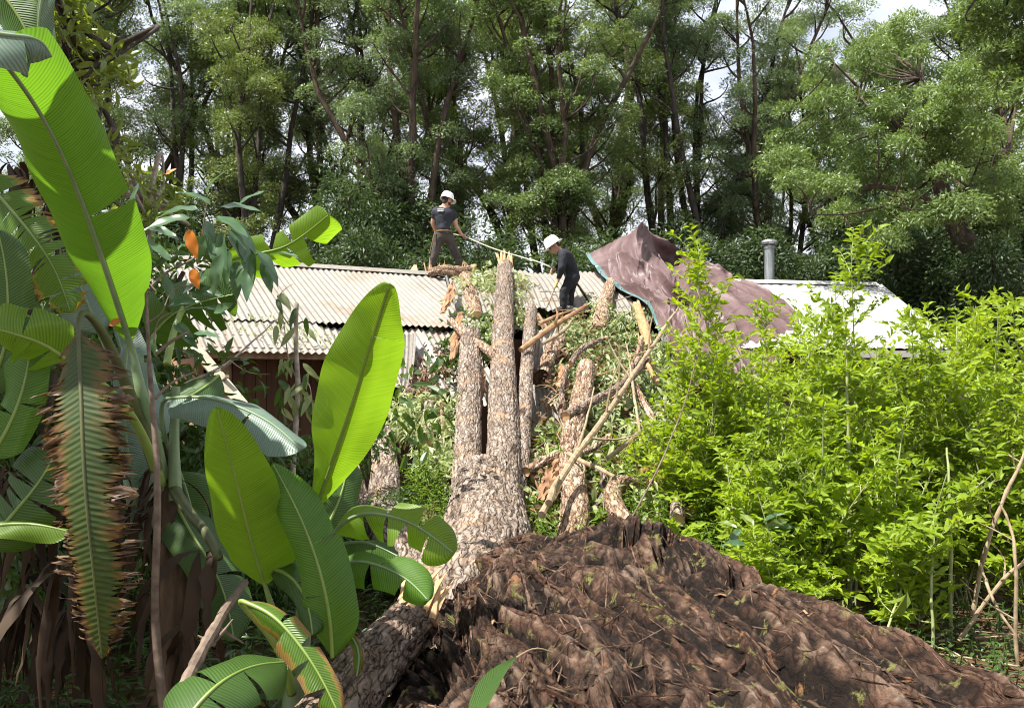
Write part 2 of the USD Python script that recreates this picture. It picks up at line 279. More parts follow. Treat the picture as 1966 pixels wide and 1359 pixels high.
m_tarp = M('brown_tarpaulin', {
    'g': ('geometry', {}), 'n': ('noise_texture', {'scale': 2.6, 'detail': 5.0, 'roughness': 0.55, 'type': 'ridged_multifractal', 'gain': 1.5, 'offset': 0.9}), 'n2': ('noise_texture', {'scale': 1.4, 'detail': 3.0}),
    'r': ('rgb_ramp', {'ramp': [(0.3, (.088, .050, .050)), (0.6, (.125, .080, .079)), (0.75, (.17, .120, .12))]}),
    'b': ('bump', {'strength': 0.35, 'distance': 0.04}), 'p': ('principled_bsdf', {'roughness': 0.52, 'specular_ior_level': 0.4})},
    [('g.position', 'n.vector'), ('g.position', 'n2.vector'), ('n2.fac', 'r.fac'), ('r.color', 'p.base_color'), ('n.fac', 'b.height'), ('b.normal', 'p.normal')])
m_teal = noisy('teal_hem', (.045, .12, .125), (.12, .20, .20), 9, 0.4, 0.5, 0.1, 0.01)
m_metal = noisy('galvanised_pipe', (.16, .18, .185), (.42, .45, .46), 26, 0.4, 0.5, 0.05, 0.01, (1, 1, .08), 4.0, .3, .7, 0.7)
m_soil = M('forest_soil', {
    'g': ('geometry', {}), 'n': ('noise_texture', {'scale': 2.2, 'detail': 8.0, 'roughness': 0.68}), 'v': ('voronoi_texture', {'scale': 26.0}),
    'r': ('rgb_ramp', {'ramp': [(0.3, (.045, .030, .018)), (0.55, (.105, .066, .038)), (0.7, (.19, .125, .07)), (0.85, (.07, .085, .025))]}),
    'm': ('mix', {'mix_type': 'overlay', 'fac': 0.35}), 'b': ('bump', {'strength': 0.9, 'distance': 0.04}), 'p': ('principled_bsdf', {'roughness': 0.92, 'specular_ior_level': 0.15})},
    [('g.position', 'n.vector'), ('g.position', 'v.vector'), ('n.fac', 'r.fac'), ('r.color', 'm.color1'), ('v.color', 'm.color2'), ('m.color', 'p.base_color'), ('n.fac', 'b.height'), ('b.normal', 'p.normal')])

LIME = (1.75, 1.6, 0.45)
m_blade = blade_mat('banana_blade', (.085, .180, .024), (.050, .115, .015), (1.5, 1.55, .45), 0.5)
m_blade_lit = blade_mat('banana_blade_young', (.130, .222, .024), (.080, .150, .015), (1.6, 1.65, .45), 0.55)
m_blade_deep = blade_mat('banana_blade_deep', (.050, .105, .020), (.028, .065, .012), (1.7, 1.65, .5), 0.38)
m_blade_wax = blade_mat('banana_blade_waxy', (.13, .19, .145), (.095, .15, .105), (.9, 1.0, .5), 0.25, rough=0.32)
m_blade_dry = blade_mat('banana_blade_withered', (.042, .070, .014), (.018, .034, .008), (1.5, 1.4, .5), 0.35,
                        brown=([(0.46, (.13, .10, .02)), (0.60, (.15, .075, .022)), (0.70, (.06, .032, .018)), (0.88, (.22, .145, .09))], 0.46, 0.60), rough=0.5, freq=24.0)
m_blade_edge = blade_mat('banana_blade_yellow_edge', (.085, .165, .02), (.05, .115, .012), LIME, 0.5,
                         brown=([(0.60, (.38, .33, .05)), (0.75, (.28, .17, .05)), (0.9, (.20, .12, .06))], 0.66, 0.74))
m_rib = noisy('banana_midrib', (.13, .20, .035), (.20, .27, .06), 8, 0.4, 0.5, 0.1, 0.01)
m_ribdark = noisy('banana_old_midrib', (.045, .055, .018), (.085, .09, .03), 10, 0.5, 0.4, 0.2, 0.01)
m_ribwax = noisy('banana_waxy_petiole', (.11, .17, .07), (.19, .25, .13), 8, 0.45, 0.45, 0.1, 0.01)
m_pseudo = noisy('banana_stem_fibre', (.030, .020, .013), (.14, .090, .055), 9, 0.85, 0.2, 0.6, 0.03, (1, 1, .12))
m_drystrip = leaf_mat('banana_dry_strip', [(0.1, (.022, .014, .009)), (0.65, (.075, .047, .027)), (1.0, (.28, .19, .11))], (1.1, .9, .6), 0.15, 0.75, 0.25, 6.0)

# ------------------------------------------------------------------ ground
def ground_h(x, y):
    return 0.10 * (meshkit.fbm(np.stack([x * .35, y * .35, 0 * x], -1), 4, 5) - .5)
gx = np.r_[np.linspace(-600, -30, 14), np.linspace(-24, 24, 97), np.linspace(30, 600, 14)]
gy = np.r_[np.linspace(-200, -10, 8), np.linspace(-6, 24, 76), np.linspace(28, 900, 22)]
X, Y = np.meshgrid(gx, gy)
V = np.stack([X, Y, ground_h(X, Y)], -1).reshape(-1, 3)
obj('ground', (V, tri(grid_faces(len(gy), len(gx)))), m_soil, label='brown forest soil under shrubs and house', cat='ground', kind='structure', smooth=True)

# ------------------------------------------------------------------ house: two wings meeting at a kink in the ridge
RK, TP = np.array([-1.33, 17.0, CZ + 2.216]), 0.42
house = thing('damaged_house', 'brown boarded house with corrugated iron roof crushed by the fallen tree', 'house', (0, 15, 0))
roof = thing_roof = f'{house}/roof'
UsdGeom.Xform.Define(stage, roof)
WING = {'L': (np.array([-.891, -.454, 0]), np.array([.454, -.891, 0])), 'R': (np.array([.985, .174, 0]), np.array([.174, -.985, 0]))}
def rp(w, t, r, dz=0.0):
    a, n = WING[w]
    return RK + a * t + n * r + np.array([0, 0, -TP * abs(r) + dz])
def sheet(c00, c10, c01, c11, ribs, rows=10, amp=0.013, bend=None):
    """A corrugated sheet between four corners (top edge c00-c10, lower edge c01-c11)."""
    m = ribs * 6 + 1
    s, q = np.linspace(0, 1, m), np.linspace(0, 1, rows)
    S, Q = np.meshgrid(s, q)
    V = (np.asarray(c00)[None, None] * ((1 - S) * (1 - Q))[..., None] + np.asarray(c10) * (S * (1 - Q))[..., None] + np.asarray(c01) * ((1 - S) * Q)[..., None] + np.asarray(c11) * (S * Q)[..., None])
    nrm = unit(np.cross(np.asarray(c10) - c00, np.asarray(c01) - c00)); nrm = nrm if nrm[2] > 0 else -nrm
    V = V + nrm * (amp * np.cos(S * ribs * 2 * PI))[..., None]
    if bend is not None: V = V + bend(S, Q, V)
    return V.reshape(-1, 3), tri(grid_faces(rows, m))
rng = np.random.default_rng(11)
def strip(w, t0, t1, r0, r1, dz=0.0, name='roof_sheet', mat=m_roof, bend=None, k=1.0, rows=8, ribs=8, amp=0.015, label=None):
    f = lambda t, r: rp(w, t * (1 - (1 - k) * abs(r) / 3.6), r, dz)
    j = rng.uniform(-.004, .004)
    obj(name, sheet(f(t0, r0) + [0, 0, j], f(t1, r0) + [0, 0, j], f(t0, r1), f(t1, r1), ribs, rows, amp, bend), mat, roof, label=label)
# left wing, front slope: an upper and a lower course of sheets
for i in range(7):
    t0, t1 = i * .8 - .25 * (i == 0), i * .8 + .8
    strip('L', t0, t1, 0.05, 2.9, 0.0)
    if i >= 4:
        strip('L', t0, t1 * (.985 if i == 6 else 1), 2.84, 4.02, -.028)
for i, (drop, ln) in enumerate([(.50, 4.35), (.42, 4.40), (.30, 4.25)]):      # three lower sheets pushed down by the tree
    t0, t1 = .80 + i * .8, .80 + i * .8 + .82
    strip('L', t0, t1, 2.84, ln, -.05, bend=lambda S, Q, V, d=drop: np.stack([0 * S, 0 * S, -d * Q ** 1.1 - .05 * np.sin(S * 3)], -1), label='lower roof sheet bent down by the fallen tree')
# right wing, front slope: cream sheets near the kink, sheets missing under the stems, white sheets at the far right
for i in range(5):
    t0, t1 = i * .8, i * .8 + .8
    strip('R', t0, t1, 0.05, 1.9 if i in (1, 2) else 2.5, 0.02 - .05 * (i == 2), bend=(lambda S, Q, V, i=i: np.stack([0 * S, 0 * S, .10 * np.sin(PI * Q) * (i < 4) + .12 * (1 - Q) * (1 <= i <= 3)], -1)))
for i in range(5, 12):
    t0, t1 = i * .8, min(i * .8 + .8, 9.2)
    if t0 >= t1: break
    strip('R', t0, t1, 0.04, 3.6 + .012 * max(0, 9 - i), 0.0, mat=m_whiteroof, k=.905 if i > 7 else 1 - .02 * (i - 3), ribs=4, amp=0.008)
for i in range(7): strip('L', i * .8, i * .8 + .8, -0.05, -4.0, 0.0, ribs=4, rows=3)
for i in range(11): strip('R', i * .8, i * .8 + .8, -0.05, -4.0, 0.0, ribs=4, rows=3)
for w, n, m in (('L', 5.55, m_roof), ('R', 9.1, m_whiteroof)):
    a, b = rp(w, 0, 0, .025), rp(w, n, 0, .025); nv = WING[w][1]
    capm = np.array([a - nv * .16 - [0, 0, .06], a + [0, 0, .03], a + nv * .16 - [0, 0, .06], b - nv * .16 - [0, 0, .06], b + [0, 0, .03], b + nv * .16 - [0, 0, .06]])
    obj('ridge_cap', (capm, tri([[0, 1, 4, 3], [1, 2, 5, 4]])), m, roof)
# walls of single vertical boards
def boards(w, t0, t1, r, z0, mat, step=.155):
    t = t0
    while t < t1 - 1e-6:
        a, b = rp(w, t + .004, r), rp(w, min(t + step, t1) - .004, r)
        top = min(a[2], b[2]) - (.10 if w == 'R' or t > 3.15 else .62); n = WING[w][1] * rng.uniform(.030, .036)
        q = np.array([[a[0], a[1], z0], [b[0], b[1], z0], [b[0], b[1], top], [a[0], a[1], top]])
        V = np.vstack([q, q + n]); obj('wall_board', (V, tri([[4, 5, 6, 7], [0, 3, 2, 1], [0, 1, 5, 4], [1, 2, 6, 5], [2, 3, 7, 6], [3, 0, 4, 7]])), mat, house)
        t += step
boards('L', 0.4, 4.75, 3.15, 0.05, m_board); boards('R', 0.6, 8.0, 3.1, 0.05, m_board)
def slab(pts, th, n):
    q = np.array(pts, float); V = np.vstack([q, q + np.asarray(n) * th])
    return V, tri([[3, 2, 1, 0], [4, 5, 6, 7], [0, 1, 5, 4], [1, 2, 6, 5], [2, 3, 7, 6], [3, 0, 4, 7]])
gl = lambda r, z: np.array([*(rp('L', 4.8, r)[:2]), z])
obj('gable_wall', cat([slab([gl(3.15, .05), gl(-3.1, .05), gl(-3.1, 2.35), gl(3.15, 2.35)], .08, WING['L'][0]), slab([gl(3.1, 2.36), gl(-3.1, 2.36), gl(-.05, 3.62), gl(.05, 3.62)], .08, WING['L'][0])]), m_gable, house)
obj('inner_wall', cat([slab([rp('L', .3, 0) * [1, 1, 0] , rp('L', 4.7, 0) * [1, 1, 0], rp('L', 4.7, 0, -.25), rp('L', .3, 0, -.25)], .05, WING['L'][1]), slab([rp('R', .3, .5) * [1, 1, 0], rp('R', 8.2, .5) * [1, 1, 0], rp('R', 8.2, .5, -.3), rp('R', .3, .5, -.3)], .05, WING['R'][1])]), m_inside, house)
obj('fascia_board', beam(rp('L', 3.2, 3.86, -.10), rp('L', 4.95, 3.86, -.10), .025, .15), m_timber, house)
for t in np.arange(3.3, 5.0, .61): obj('rafter_tail', beam(rp('L', t, 3.15, -.085), rp('L', t, 3.84, -.085), .045, .10), m_timber, house)
obj('verandah_beam', beam(rp('L', 3.2, 3.35, -.12), rp('L', 4.7, 3.35, -.12), .09, .14), m_timber, house)
for t in (4.55,):
    a = rp('L', t, 3.45, -.15); obj('verandah_post', beam([a[0], a[1], 0], a, .10, .10, (0, 1, 0)), m_timber, house)
for i in range(5):
    t = .7 + .75 * i; obj('exposed_rafter', beam(rp('R', t, .2, -.12), rp('R', t + .05, 3.3, -.16 - .25 * (i in (2, 3))), .045, .11), m_timber, house)
# gutter hanging loose from the eave corner
a, b = P(372, 664, 11.0), P(484, 800, 10.6)
gt = np.linspace(0, 1, 10); th = np.linspace(-.2, PI + .2, 9); gp = a + (b - a) * gt[:, None]
gx_ = unit(b - a); gs = unit(np.cross(gx_, [0, -.5, .86])); gn = np.cross(gs, gx_)
ring = (np.cos(th)[:, None] * gs + np.sin(th)[:, None] * -gn * .9) * .075
gV = np.concatenate([gp[:, None] + ring[None], gp[:, None] + ring[None] * .92], 1)
obj('gutter', (gV.reshape(-1, 3), tri(grid_faces(10, 18, True))), m_cream, house, label='cream half-round gutter hanging down loose from the eave corner')
obj('gutter_bracket', beam(P(418, 735, 10.95), P(436, 722, 10.7), .05, .03), m_cream, house)
obj('barge_board', beam(rp('L', 5.53, .0, -.06), rp('L', 5.5, 3.95, -.10), .03, .16), m_cream, house)
r0, r1 = rp('R', 9.2, 0, -.05), rp('R', 9.2 * .905, 3.62, -.05)
obj('barge_board', beam(r0, r1, .03, .13), m_whiteroof, house, label='white rake edge of the right hand roof')
obj('fascia_board', beam(rp('R', 6.2, 3.66, -.09), rp('R', 8.3, 3.62, -.07), .03, .11), m_whiteroof, house)
# dislodged and crumpled iron sheets hanging between the stems
def hung(c, D, label, mat=m_roof, ribs=7, sag=.15):
    p = [P(x, y, d) for (x, y), d in zip(c, D)]
    path = obj('loose_roof_sheet', sheet(p[0], p[1], p[2], p[3], ribs, 12, .014, bend=lambda S, Q, V: np.stack([0 * S, sag * np.sin(Q * PI) * (1 - .4 * S), -.25 * sag * np.sin(S * PI)], -1)), mat)
    tag(stage.GetPrimAtPath(path), label, 'roof sheet', None)
hung([(1022, 632), (1086, 625), (1020, 712), (1060, 728)], [13.7, 13.9, 12.8, 12.6], 'pale corrugated sheet bent down between the middle stem and the leaning cut log')
hung([(1008, 742), (1075, 742), (1018, 842), (1092, 812)], [12.6, 12.9, 11.4, 11.8], 'shaded grey corrugated sheet hanging lowest right of the tall main stem', ribs=8, sag=-.12)
hung([(775, 640), (800, 636), (768, 735), (790, 742)], [13.2, 13.2, 12.2, 12.2], 'narrow corrugated strip dangling at the bent eave beside the bright banana leaf', ribs=3)

# flue pipe behind the ridge
fb = P(1477, 548, 19.0)
fl = thing('flue_pipe', 'round galvanised flue pipe with cap rising behind the white roof', 'chimney pipe', fb)
obj('pipe', tube([fb - [0, 0, .9], P(1477, 472, 19.0)], [.105], 20), m_metal, fl)
obj('pipe_collar', tube([P(1477, 478, 19.0), P(1477, 474.5, 19.0)], [.12], 20), m_metal, fl)
obj('cap', cat([tube([P(1477, 470, 19.0), P(1477, 466, 19.0), P(1477, 462, 19.0), P(1477, 459, 19.0)], [.16, .185, .15, .02], 20)]), m_metal, fl)
for k in range(3):
    c = P(1477, 473, 19.0) + .085 * np.array([math.cos(k * 2.1), math.sin(k * 2.1), 0]); obj('cap_stay', tube([c, c + [0, 0, .07]], [.008], 6), m_metal, fl)

# ------------------------------------------------------------------ tarpaulin draped over the crushed ridge
ctl = [  # s, t, px, py, D
    (0, 0, 1140, 510, 18.6), (.3, 0, 1232, 490, 18.9), (.55, 0, 1320, 520, 19.0), (.8, 0, 1440, 552, 19.2), (1, 0, 1480, 560, 19.4),
    (0, .2, 1126, 490, 17.4), (.14, .2, 1172, 468, 17.5), (.28, .17, 1226, 437, 17.6), (.36, .19, 1243, 440, 17.7), (.42, .2, 1262, 462, 17.9), (.52, .2, 1306, 488, 18.2), (.68, .2, 1390, 528, 18.0), (.82, .2, 1405, 537, 17.9), (1, .2, 1446, 540, 18.0),
    (0, .34, 1150, 524, 16.7), (.16, .34, 1195, 500, 16.4), (.3, .34, 1228, 488, 16.3), (.4, .34, 1258, 497, 17.7), (.5, .34, 1298, 512, 18.0), (.62, .34, 1345, 540, 17.2), (.8, .34, 1425, 556, 17.1), (1, .34, 1487, 566, 17.2),
    (0, .48, 1187, 555, 16.0), (.16, .48, 1212, 535, 15.7), (.32, .48, 1252, 537, 15.5), (.42, .46, 1284, 528, 15.4), (.48, .46, 1297, 552, 15.5), (.56, .46, 1322, 535, 16.0), (.66, .48, 1362, 565, 16.2), (.82, .48, 1445, 580, 16.2), (1, .48, 1532, 602, 16.2),
    (0, .64, 1240, 588, 15.0), (.2, .64, 1262, 580, 14.8), (.4, .64, 1300, 585, 14.9), (.6, .64, 1350, 598, 15.1), (.8, .64, 1440, 615, 15.2), (1, .64, 1528, 640, 15.2),
    (0, .82, 1270, 655, 14.0), (.3, .82, 1310, 650, 13.9), (.6, .82, 1370, 660, 14.0), (1, .82, 1500, 690, 14.2),
    (0, 1, 1296, 735, 13.2), (.3, 1, 1330, 742, 13.1), (.6, 1, 1385, 748, 13.2), (1, 1, 1480, 750, 13.5)]
ctl = np.array(ctl)
rb = RBFInterpolator(ctl[:, :2], ctl[:, 2:], kernel='thin_plate_spline', smoothing=1e-5)
NS, NT = 230, 230
S, T = np.meshgrid(np.linspace(0, 1, NS), np.linspace(0, 1, NT))
q = rb(np.stack([S.ravel(), T.ravel()], 1))
V = np.stack([P(*r) for r in q])
n1 = meshkit.fbm(np.stack([S * 9 - T * 3, T * 3.2 + S * 2, 0 * S], -1), 4, 21).ravel() - .5
n3 = 1 - np.abs(2 * meshkit.noise(np.stack([S * 26 + T * 14, T * 8 - S * 5, 0 * S + 5], -1), 24).ravel() - 1)
n2 = 1 - np.abs(2 * meshkit.noise(np.stack([S * 12 - T * 8, T * 4 + S * 3, 0 * S + 3], -1), 22).ravel() - 1)
fl_ = np.clip((S - .62) / .2, 0, 1).ravel(); amp = 1 - .72 * fl_
V = V + np.array([0.15, -.7, .7]) * ((.20 * n1 + .17 * (n2 ** 4 - .25) + .05 * (n3 ** 3 - .3)) * amp * np.clip(S.ravel() * 6 + .25, 0, 1))[:, None]
tarp = thing('tarpaulin', 'brown purple tarpaulin peaked like a tent over the broken ridge', 'tarpaulin', P(1300, 600, 16) * [1, 1, 0])
obj('cloth', (V, tri(grid_faces(NT, NS))), m_tarp, tarp, smooth=True)
E = V.reshape(NT, NS, 3)[:, 0]
hem = np.concatenate([E[:, None] + [-.005, -.012, .012], V.reshape(NT, NS, 3)[:, 5][:, None] + [0, -.014, .014]], 1)
obj('hem', (hem.reshape(-1, 3), tri(grid_faces(NT, 2))), m_teal, tarp, label='teal reinforced edge of the tarpaulin')
for k in range(12, NT, 34): 
    c = V.reshape(NT, NS, 3)[k, 2] + [0, -.02, .02]
    obj('eyelet', tm(trimesh.creation.torus(.03, .009, 12, 6, transform=trimesh.transformations.translation_matrix(c) @ trimesh.transformations.rotation_matrix(1.0, [1, 0, 0]))), m_metal, tarp)

# ------------------------------------------------------------------ bark
def bark_tube(pts, radii, ncirc, nlen, cell=.05, stretch=5.5, depth=.016, seed=1, wob=.06, skew=.5, closed=True):
    rg = np.random.default_rng(seed)
    p = spl(pts, nlen); r = np.interp(np.linspace(0, 1, nlen), np.linspace(0, 1, len(radii)), radii)
    t, a, b = frames(p, up=(1, 0.2, 0))
    th = np.arange(ncirc) * 2 * PI / ncirc
    ln = np.r_[0, np.cumsum(np.linalg.norm(np.diff(p, axis=0), axis=1))]
    R = r.mean()
    TH, LN = np.meshgrid(th, ln)
    tw = TH + skew * LN * .3
    q = np.stack([R * np.cos(tw), R * np.sin(tw), LN / stretch], -1)
    q = q + 1.3 * cell * (np.stack([meshkit.fbm(q / cell * .9, 2, 31 + k) for k in range(3)], -1) - .5)
    ns = int(2 * PI * R * ln[-1] / stretch / cell ** 2)
    st, sl = rg.uniform(0, 2 * PI, ns), rg.uniform(-.1, ln[-1] + .1, ns)
    sites = np.stack([R * np.cos(st), R * np.sin(st), sl / stretch], 1)
    d, k = cKDTree(sites).query(q.reshape(-1, 3), k=2)
    edge = np.clip((d[:, 1] - d[:, 0]) / (cell * .34), 0, 1) ** .7
    tone = rg.uniform(0, 1, ns)[k[:, 0]]
    up = edge * (.72 + .28 * tone)
    low = meshkit.fbm(np.stack([q[..., 0] * 2.2 / R * .3, q[..., 1] * 2.2 / R * .3, LN * 1.3], -1), 3, seed).ravel() - .5
    fine = meshkit.fbm(q.reshape(-1, 3) / cell * 2.5, 2, seed + 3) - .5
    rad = np.repeat(r, ncirc) * (1 + wob * 2 * low) + depth * (.75 * up - .5 + .9 * fine)
    V = p.repeat(ncirc, 0) + rad[:, None] * (np.cos(TH).ravel()[:, None] * a.repeat(ncirc, 0) + np.sin(TH).ravel()[:, None] * b.repeat(ncirc, 0))
    return (V, tri(grid_faces(nlen, ncirc, True)), np.stack([np.clip(up + .2 * fine, 0, 1), tone], 1)), (p, r, t, a, b)
def end_cap(fr, i, jag=0.0, seed=0, sides=40, inset=.012):
    p, r, t, a, b = fr; sgn = 1 if i == -1 else -1
    rg = np.random.default_rng(seed); th = np.arange(sides) * 2 * PI / sides
    rows = [(1.0, 0)] + [(f, 1) for f in (.96, .7, .4, .15)]
    V = []
    for f, on in rows:
        h = (rg.uniform(0, jag, sides) if jag else 0) * on
        V.append(p[i] + t[i] * sgn * (np.broadcast_to(h, (sides,))[:, None] - (0 if jag else inset)) + (r[i] * f * .985) * (np.cos(th)[:, None] * a[i] + np.sin(th)[:, None] * b[i]))
    V = np.vstack(V + [[p[i] + t[i] * sgn * (jag * .4 - (0 if jag else inset))]])
    f = tri(grid_faces(len(rows), sides, True)); k = np.arange(sides) + (len(rows) - 1) * sides
    f = np.vstack([f, np.stack([k, np.roll(k, -1), np.full(sides, len(V) - 1)], 1)])
    return V, f if sgn > 0 else f[:, ::-1]
def splinters(c, axis, n, r, L, seed):
    rg = np.random.default_rng(seed); out = []
    axis = unit(axis); a = unit(np.cross(axis, [1, .3, .2])); b = np.cross(axis, a)
    for _ in range(n):
        th, q = rg.uniform(0, 2 * PI), r * math.sqrt(rg.uniform(.05, .9)); w = r * rg.uniform(.14, .3)
        o = c + q * (math.cos(th) * a + math.sin(th) * b); d = unit(axis + .22 * rg.normal(size=3))
        out.append(tube([o - axis * .08, o + d * L * rg.uniform(.2, .55), o + d * L * rg.uniform(.6, 1.0)], [w, w * .7, w * .08], 5))
    return cat(out)

# ------------------------------------------------------------------ the fallen tree
ft = thing('fallen_tree', 'huge multi-stemmed fallen tree with shaggy root base, lying onto the roof', 'fallen tree', (.5, 4.0, 0))
NY, NTH = 720, 600
yy = 1.6 * (6.12 / 1.6) ** np.linspace(0, 1, NY)
pc = CubicSpline([1.0, 2.2, 3.5, 4.6, 5.3, 6.2], [.84, .76, .61, .52, .49, .50])(yy)
pw = CubicSpline([1.0, 2.2, 3.3, 4.0, 4.6, 5.1, 5.5, 5.85, 6.13], [1.32, 1.30, 1.24, 1.17, 1.09, 1.00, .90, .64, .20])(yy)
ph = CubicSpline([1.0, 2.2, 3.2, 4.0, 4.6, 5.05, 5.4, 5.75, 6.13], [.62, .71, .75, .76, .70, .71, .73, .62, .18])(yy)
th = np.linspace(-.30, PI + .30, NTH)
TH, YY = np.meshgrid(th, yy)
ex = .82
cx_, sx_ = np.cos(TH), np.sin(TH)
bx_ = np.sign(cx_) * np.abs(cx_) ** ex; bz_ = np.sign(sx_) * np.abs(sx_) ** ex
hump = .13 * np.exp(-((TH - 1.22) / .42) ** 2 - ((YY - 5.2) / .5) ** 2) - .05 * np.exp(-((TH - 1.95) / .28) ** 2 - ((YY - 5.3) / .5) ** 2) \
     - .10 * np.exp(-((TH - 1.35) / .9) ** 2 - ((YY - 4.62) / .16) ** 2) + .09 * np.exp(-((TH - 2.1) / .5) ** 2 - ((YY - 4.3) / .6) ** 2) - .10 * np.exp(-((TH - 2.65) / .2) ** 2 - ((YY - 3.6) / .8) ** 2)
arc = TH * 1.15
wx = meshkit.fbm(np.stack([arc * 1.3, YY * 1.0, 0 * YY], -1), 3, 41) - .5
wy = meshkit.fbm(np.stack([arc * 1.3 + 9, YY * 1.0, 0 * YY], -1), 3, 42) - .5
sw = np.clip((TH - 1.35) / 1.0, 0, 1)                                           # the left flank swirls, the right one runs lengthwise
A = arc + .05 * (YY - 3.5) * (1 - sw) + wx * (.22 + .75 * sw); B = YY + wy * (.3 + .7 * sw)
vn = lambda f, g, s: np.abs(2 * meshkit.noise(np.stack([A * f, B * g, 0 * A + s], -1), 50 + s) - 1)
fold = vn(2.7, .20, 1) ** .6; fold2 = vn(6.4, .38, 2) ** .6; fold3 = vn(15.0, .85, 3) ** .7; fold4 = vn(34.0, 2.4, 4) ** .8
fib = meshkit.fbm(np.stack([A * 48, B * 3.2, 0 * A], -1), 3, 60); lump = meshkit.fbm(np.stack([A * 2.0, B * 1.1, 0 * A], -1), 4, 61)
grain = meshkit.fbm(np.stack([A * 60, B * 22, 0 * A], -1), 3, 64)
big = meshkit.fbm(np.stack([A * 5, B * 3.2, 0 * A], -1), 4, 62)
# flaky plates at two sizes, each with its own height, tilt and ragged edge
rg = np.random.default_rng(9)
rag = np.stack([meshkit.fbm(np.stack([A * 26, B * 6, 0 * A + k], -1), 3, 66 + k) - .5 for k in (0, 1)], -1)
def plates(st, n, gap, jag):
    q = np.stack([A + jag * rag[..., 0], B / st + jag * rag[..., 1]], -1).reshape(-1, 2)
    sites = np.stack([rg.uniform(A.min(), A.max(), n), rg.uniform(B.min() / st, B.max() / st, n)], 1)
    d, k = cKDTree(sites).query(q, k=2)
    r = (q - sites[k[:, 0]]).reshape(A.shape + (2,))
    return np.clip((d[:, 1] - d[:, 0]) / gap, 0, 1).reshape(A.shape), rg.uniform(0, 1, n)[k[:, 0]].reshape(A.shape), r, rg.normal(size=n)[k[:, 0]].reshape(A.shape)
e1, t1, r1, g1 = plates(16.0, 260, .045, .04)
e2, t2, r2, g2 = plates(11.0, 2300, .018, .018)
tone = .5 * t1 + .5 * t2
disp = .120 * (fold - .6) + .080 * (fold2 - .6) + .066 * (fold3 - .6) + .034 * (fold4 - .6) + .030 * (e1 ** .5 * (.7 + .5 * t1) - .7) + .14 * r1[..., 0] * g1 + .022 * (e2 ** .5 * (.6 + .6 * t2) - .65) + .16 * r2[..., 0] * g2 + .05 * r2[..., 1] + .045 * (fib - .5) + .010 * (grain - .5) + .09 * (lump - .5)
pit = np.clip(meshkit.fbm(np.stack([A * 3.4 + 4, B * 2.4, 0 * A], -1), 3, 63) - .60, 0, 1) * 1.1
disp = disp - pit
fade = np.clip((6.13 - YY) / .25, .15, 1)
NX = bx_ / pw[:, None]; NZ = bz_ / np.maximum(ph, .2)[:, None]; nl = np.sqrt(NX ** 2 + NZ ** 2) + 1e-6
V = np.stack([pc[:, None] + pw[:, None] * bx_ + NX / nl * disp * fade, YY + .03 * (fib - .5), .02 + ph[:, None] * bz_ + hump + NZ / nl * disp * fade], -1)
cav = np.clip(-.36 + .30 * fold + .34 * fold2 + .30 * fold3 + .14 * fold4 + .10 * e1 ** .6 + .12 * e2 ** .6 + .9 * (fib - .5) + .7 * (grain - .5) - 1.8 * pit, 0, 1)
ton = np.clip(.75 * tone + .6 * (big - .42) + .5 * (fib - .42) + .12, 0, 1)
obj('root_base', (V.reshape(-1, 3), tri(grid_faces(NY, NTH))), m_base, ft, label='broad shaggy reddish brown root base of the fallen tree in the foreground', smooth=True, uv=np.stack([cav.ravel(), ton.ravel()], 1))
def stem(name, pix, radii, ncirc, nlen, mat, label=None, seed=1, cell=.055, depth=.022, cap=None, jag=0, parent=ft, stretch=3.0, capmat=None, wob=.05):
    stretch, depth, cell = 8.0, depth * .7, cell * .7
    m, fr = bark_tube([P(*p) for p in pix], radii, ncirc, nlen, cell, stretch, depth, seed, wob)
    path = obj(name, m[:2], mat, parent, label=label, smooth=True, uv=m[2])
    if cap is not None:
        cm = end_cap(fr, cap, jag, seed)
        if parent and parent.count('/') <= 2: obj('broken_end' if jag else 'cut_end', cm, capmat or m_wood, path)
    return path, fr
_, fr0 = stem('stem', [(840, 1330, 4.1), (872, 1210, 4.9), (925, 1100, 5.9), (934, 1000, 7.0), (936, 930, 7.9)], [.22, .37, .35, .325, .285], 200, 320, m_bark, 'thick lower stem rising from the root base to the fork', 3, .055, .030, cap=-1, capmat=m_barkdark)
_, frm = stem('stem', [(962, 940, 7.9), (966, 880, 8.7), (966, 780, 10.3), (965, 690, 12.2), (967, 600, 14.6), (970, 512, 16.7)], [.165, .172, .17, .165, .16, .15], 150, 640, m_bark, 'tall main stem lying straight up to the ridge', 4, .05, .020, cap=-1, jag=.12)
obj('splinter', splinters(P(970, 512, 16.7), frm[2][-1] + np.array([0, 0, .8]), 12, .15, .42, 5), m_wood, ft)
_, frl = stem('stem', [(893, 960, 7.7), (897, 880, 8.8), (900, 780, 10.4), (904, 645, 12.8)], [.135, .142, .148, .15], 120, 420, m_bark, 'left stem of the fork, sawn off at the eave', 6, .05, .020, cap=-1)
stem('stem', [(985, 1000, 7.6), (1000, 880, 8.9), (1008, 760, 10.9), (1020, 595, 14.6)], [.085, .09, .09, .10], 64, 380, m_bark, 'thin grey stem close along the right of the tall main stem', 7, .045, .014, cap=-1)
stem('stem', [(850, 1150, 5.4), (795, 1080, 6.1), (742, 1010, 6.9), (738, 930, 7.9), (733, 835, 9.4)], [.19, .17, .145, .125, .12], 100, 360, m_bark, 'pale stem bending away left behind the banana leaves', 8, .05, .018, cap=-1)
stem('stem', [(760, 1080, 6.5), (705, 1010, 7.2), (683, 950, 7.9), (672, 900, 8.6)], [.12, .12, .11, .10], 72, 220, m_bark, 'short pale stem at the far left of the fallen tree', 9, .05, .016, cap=-1)
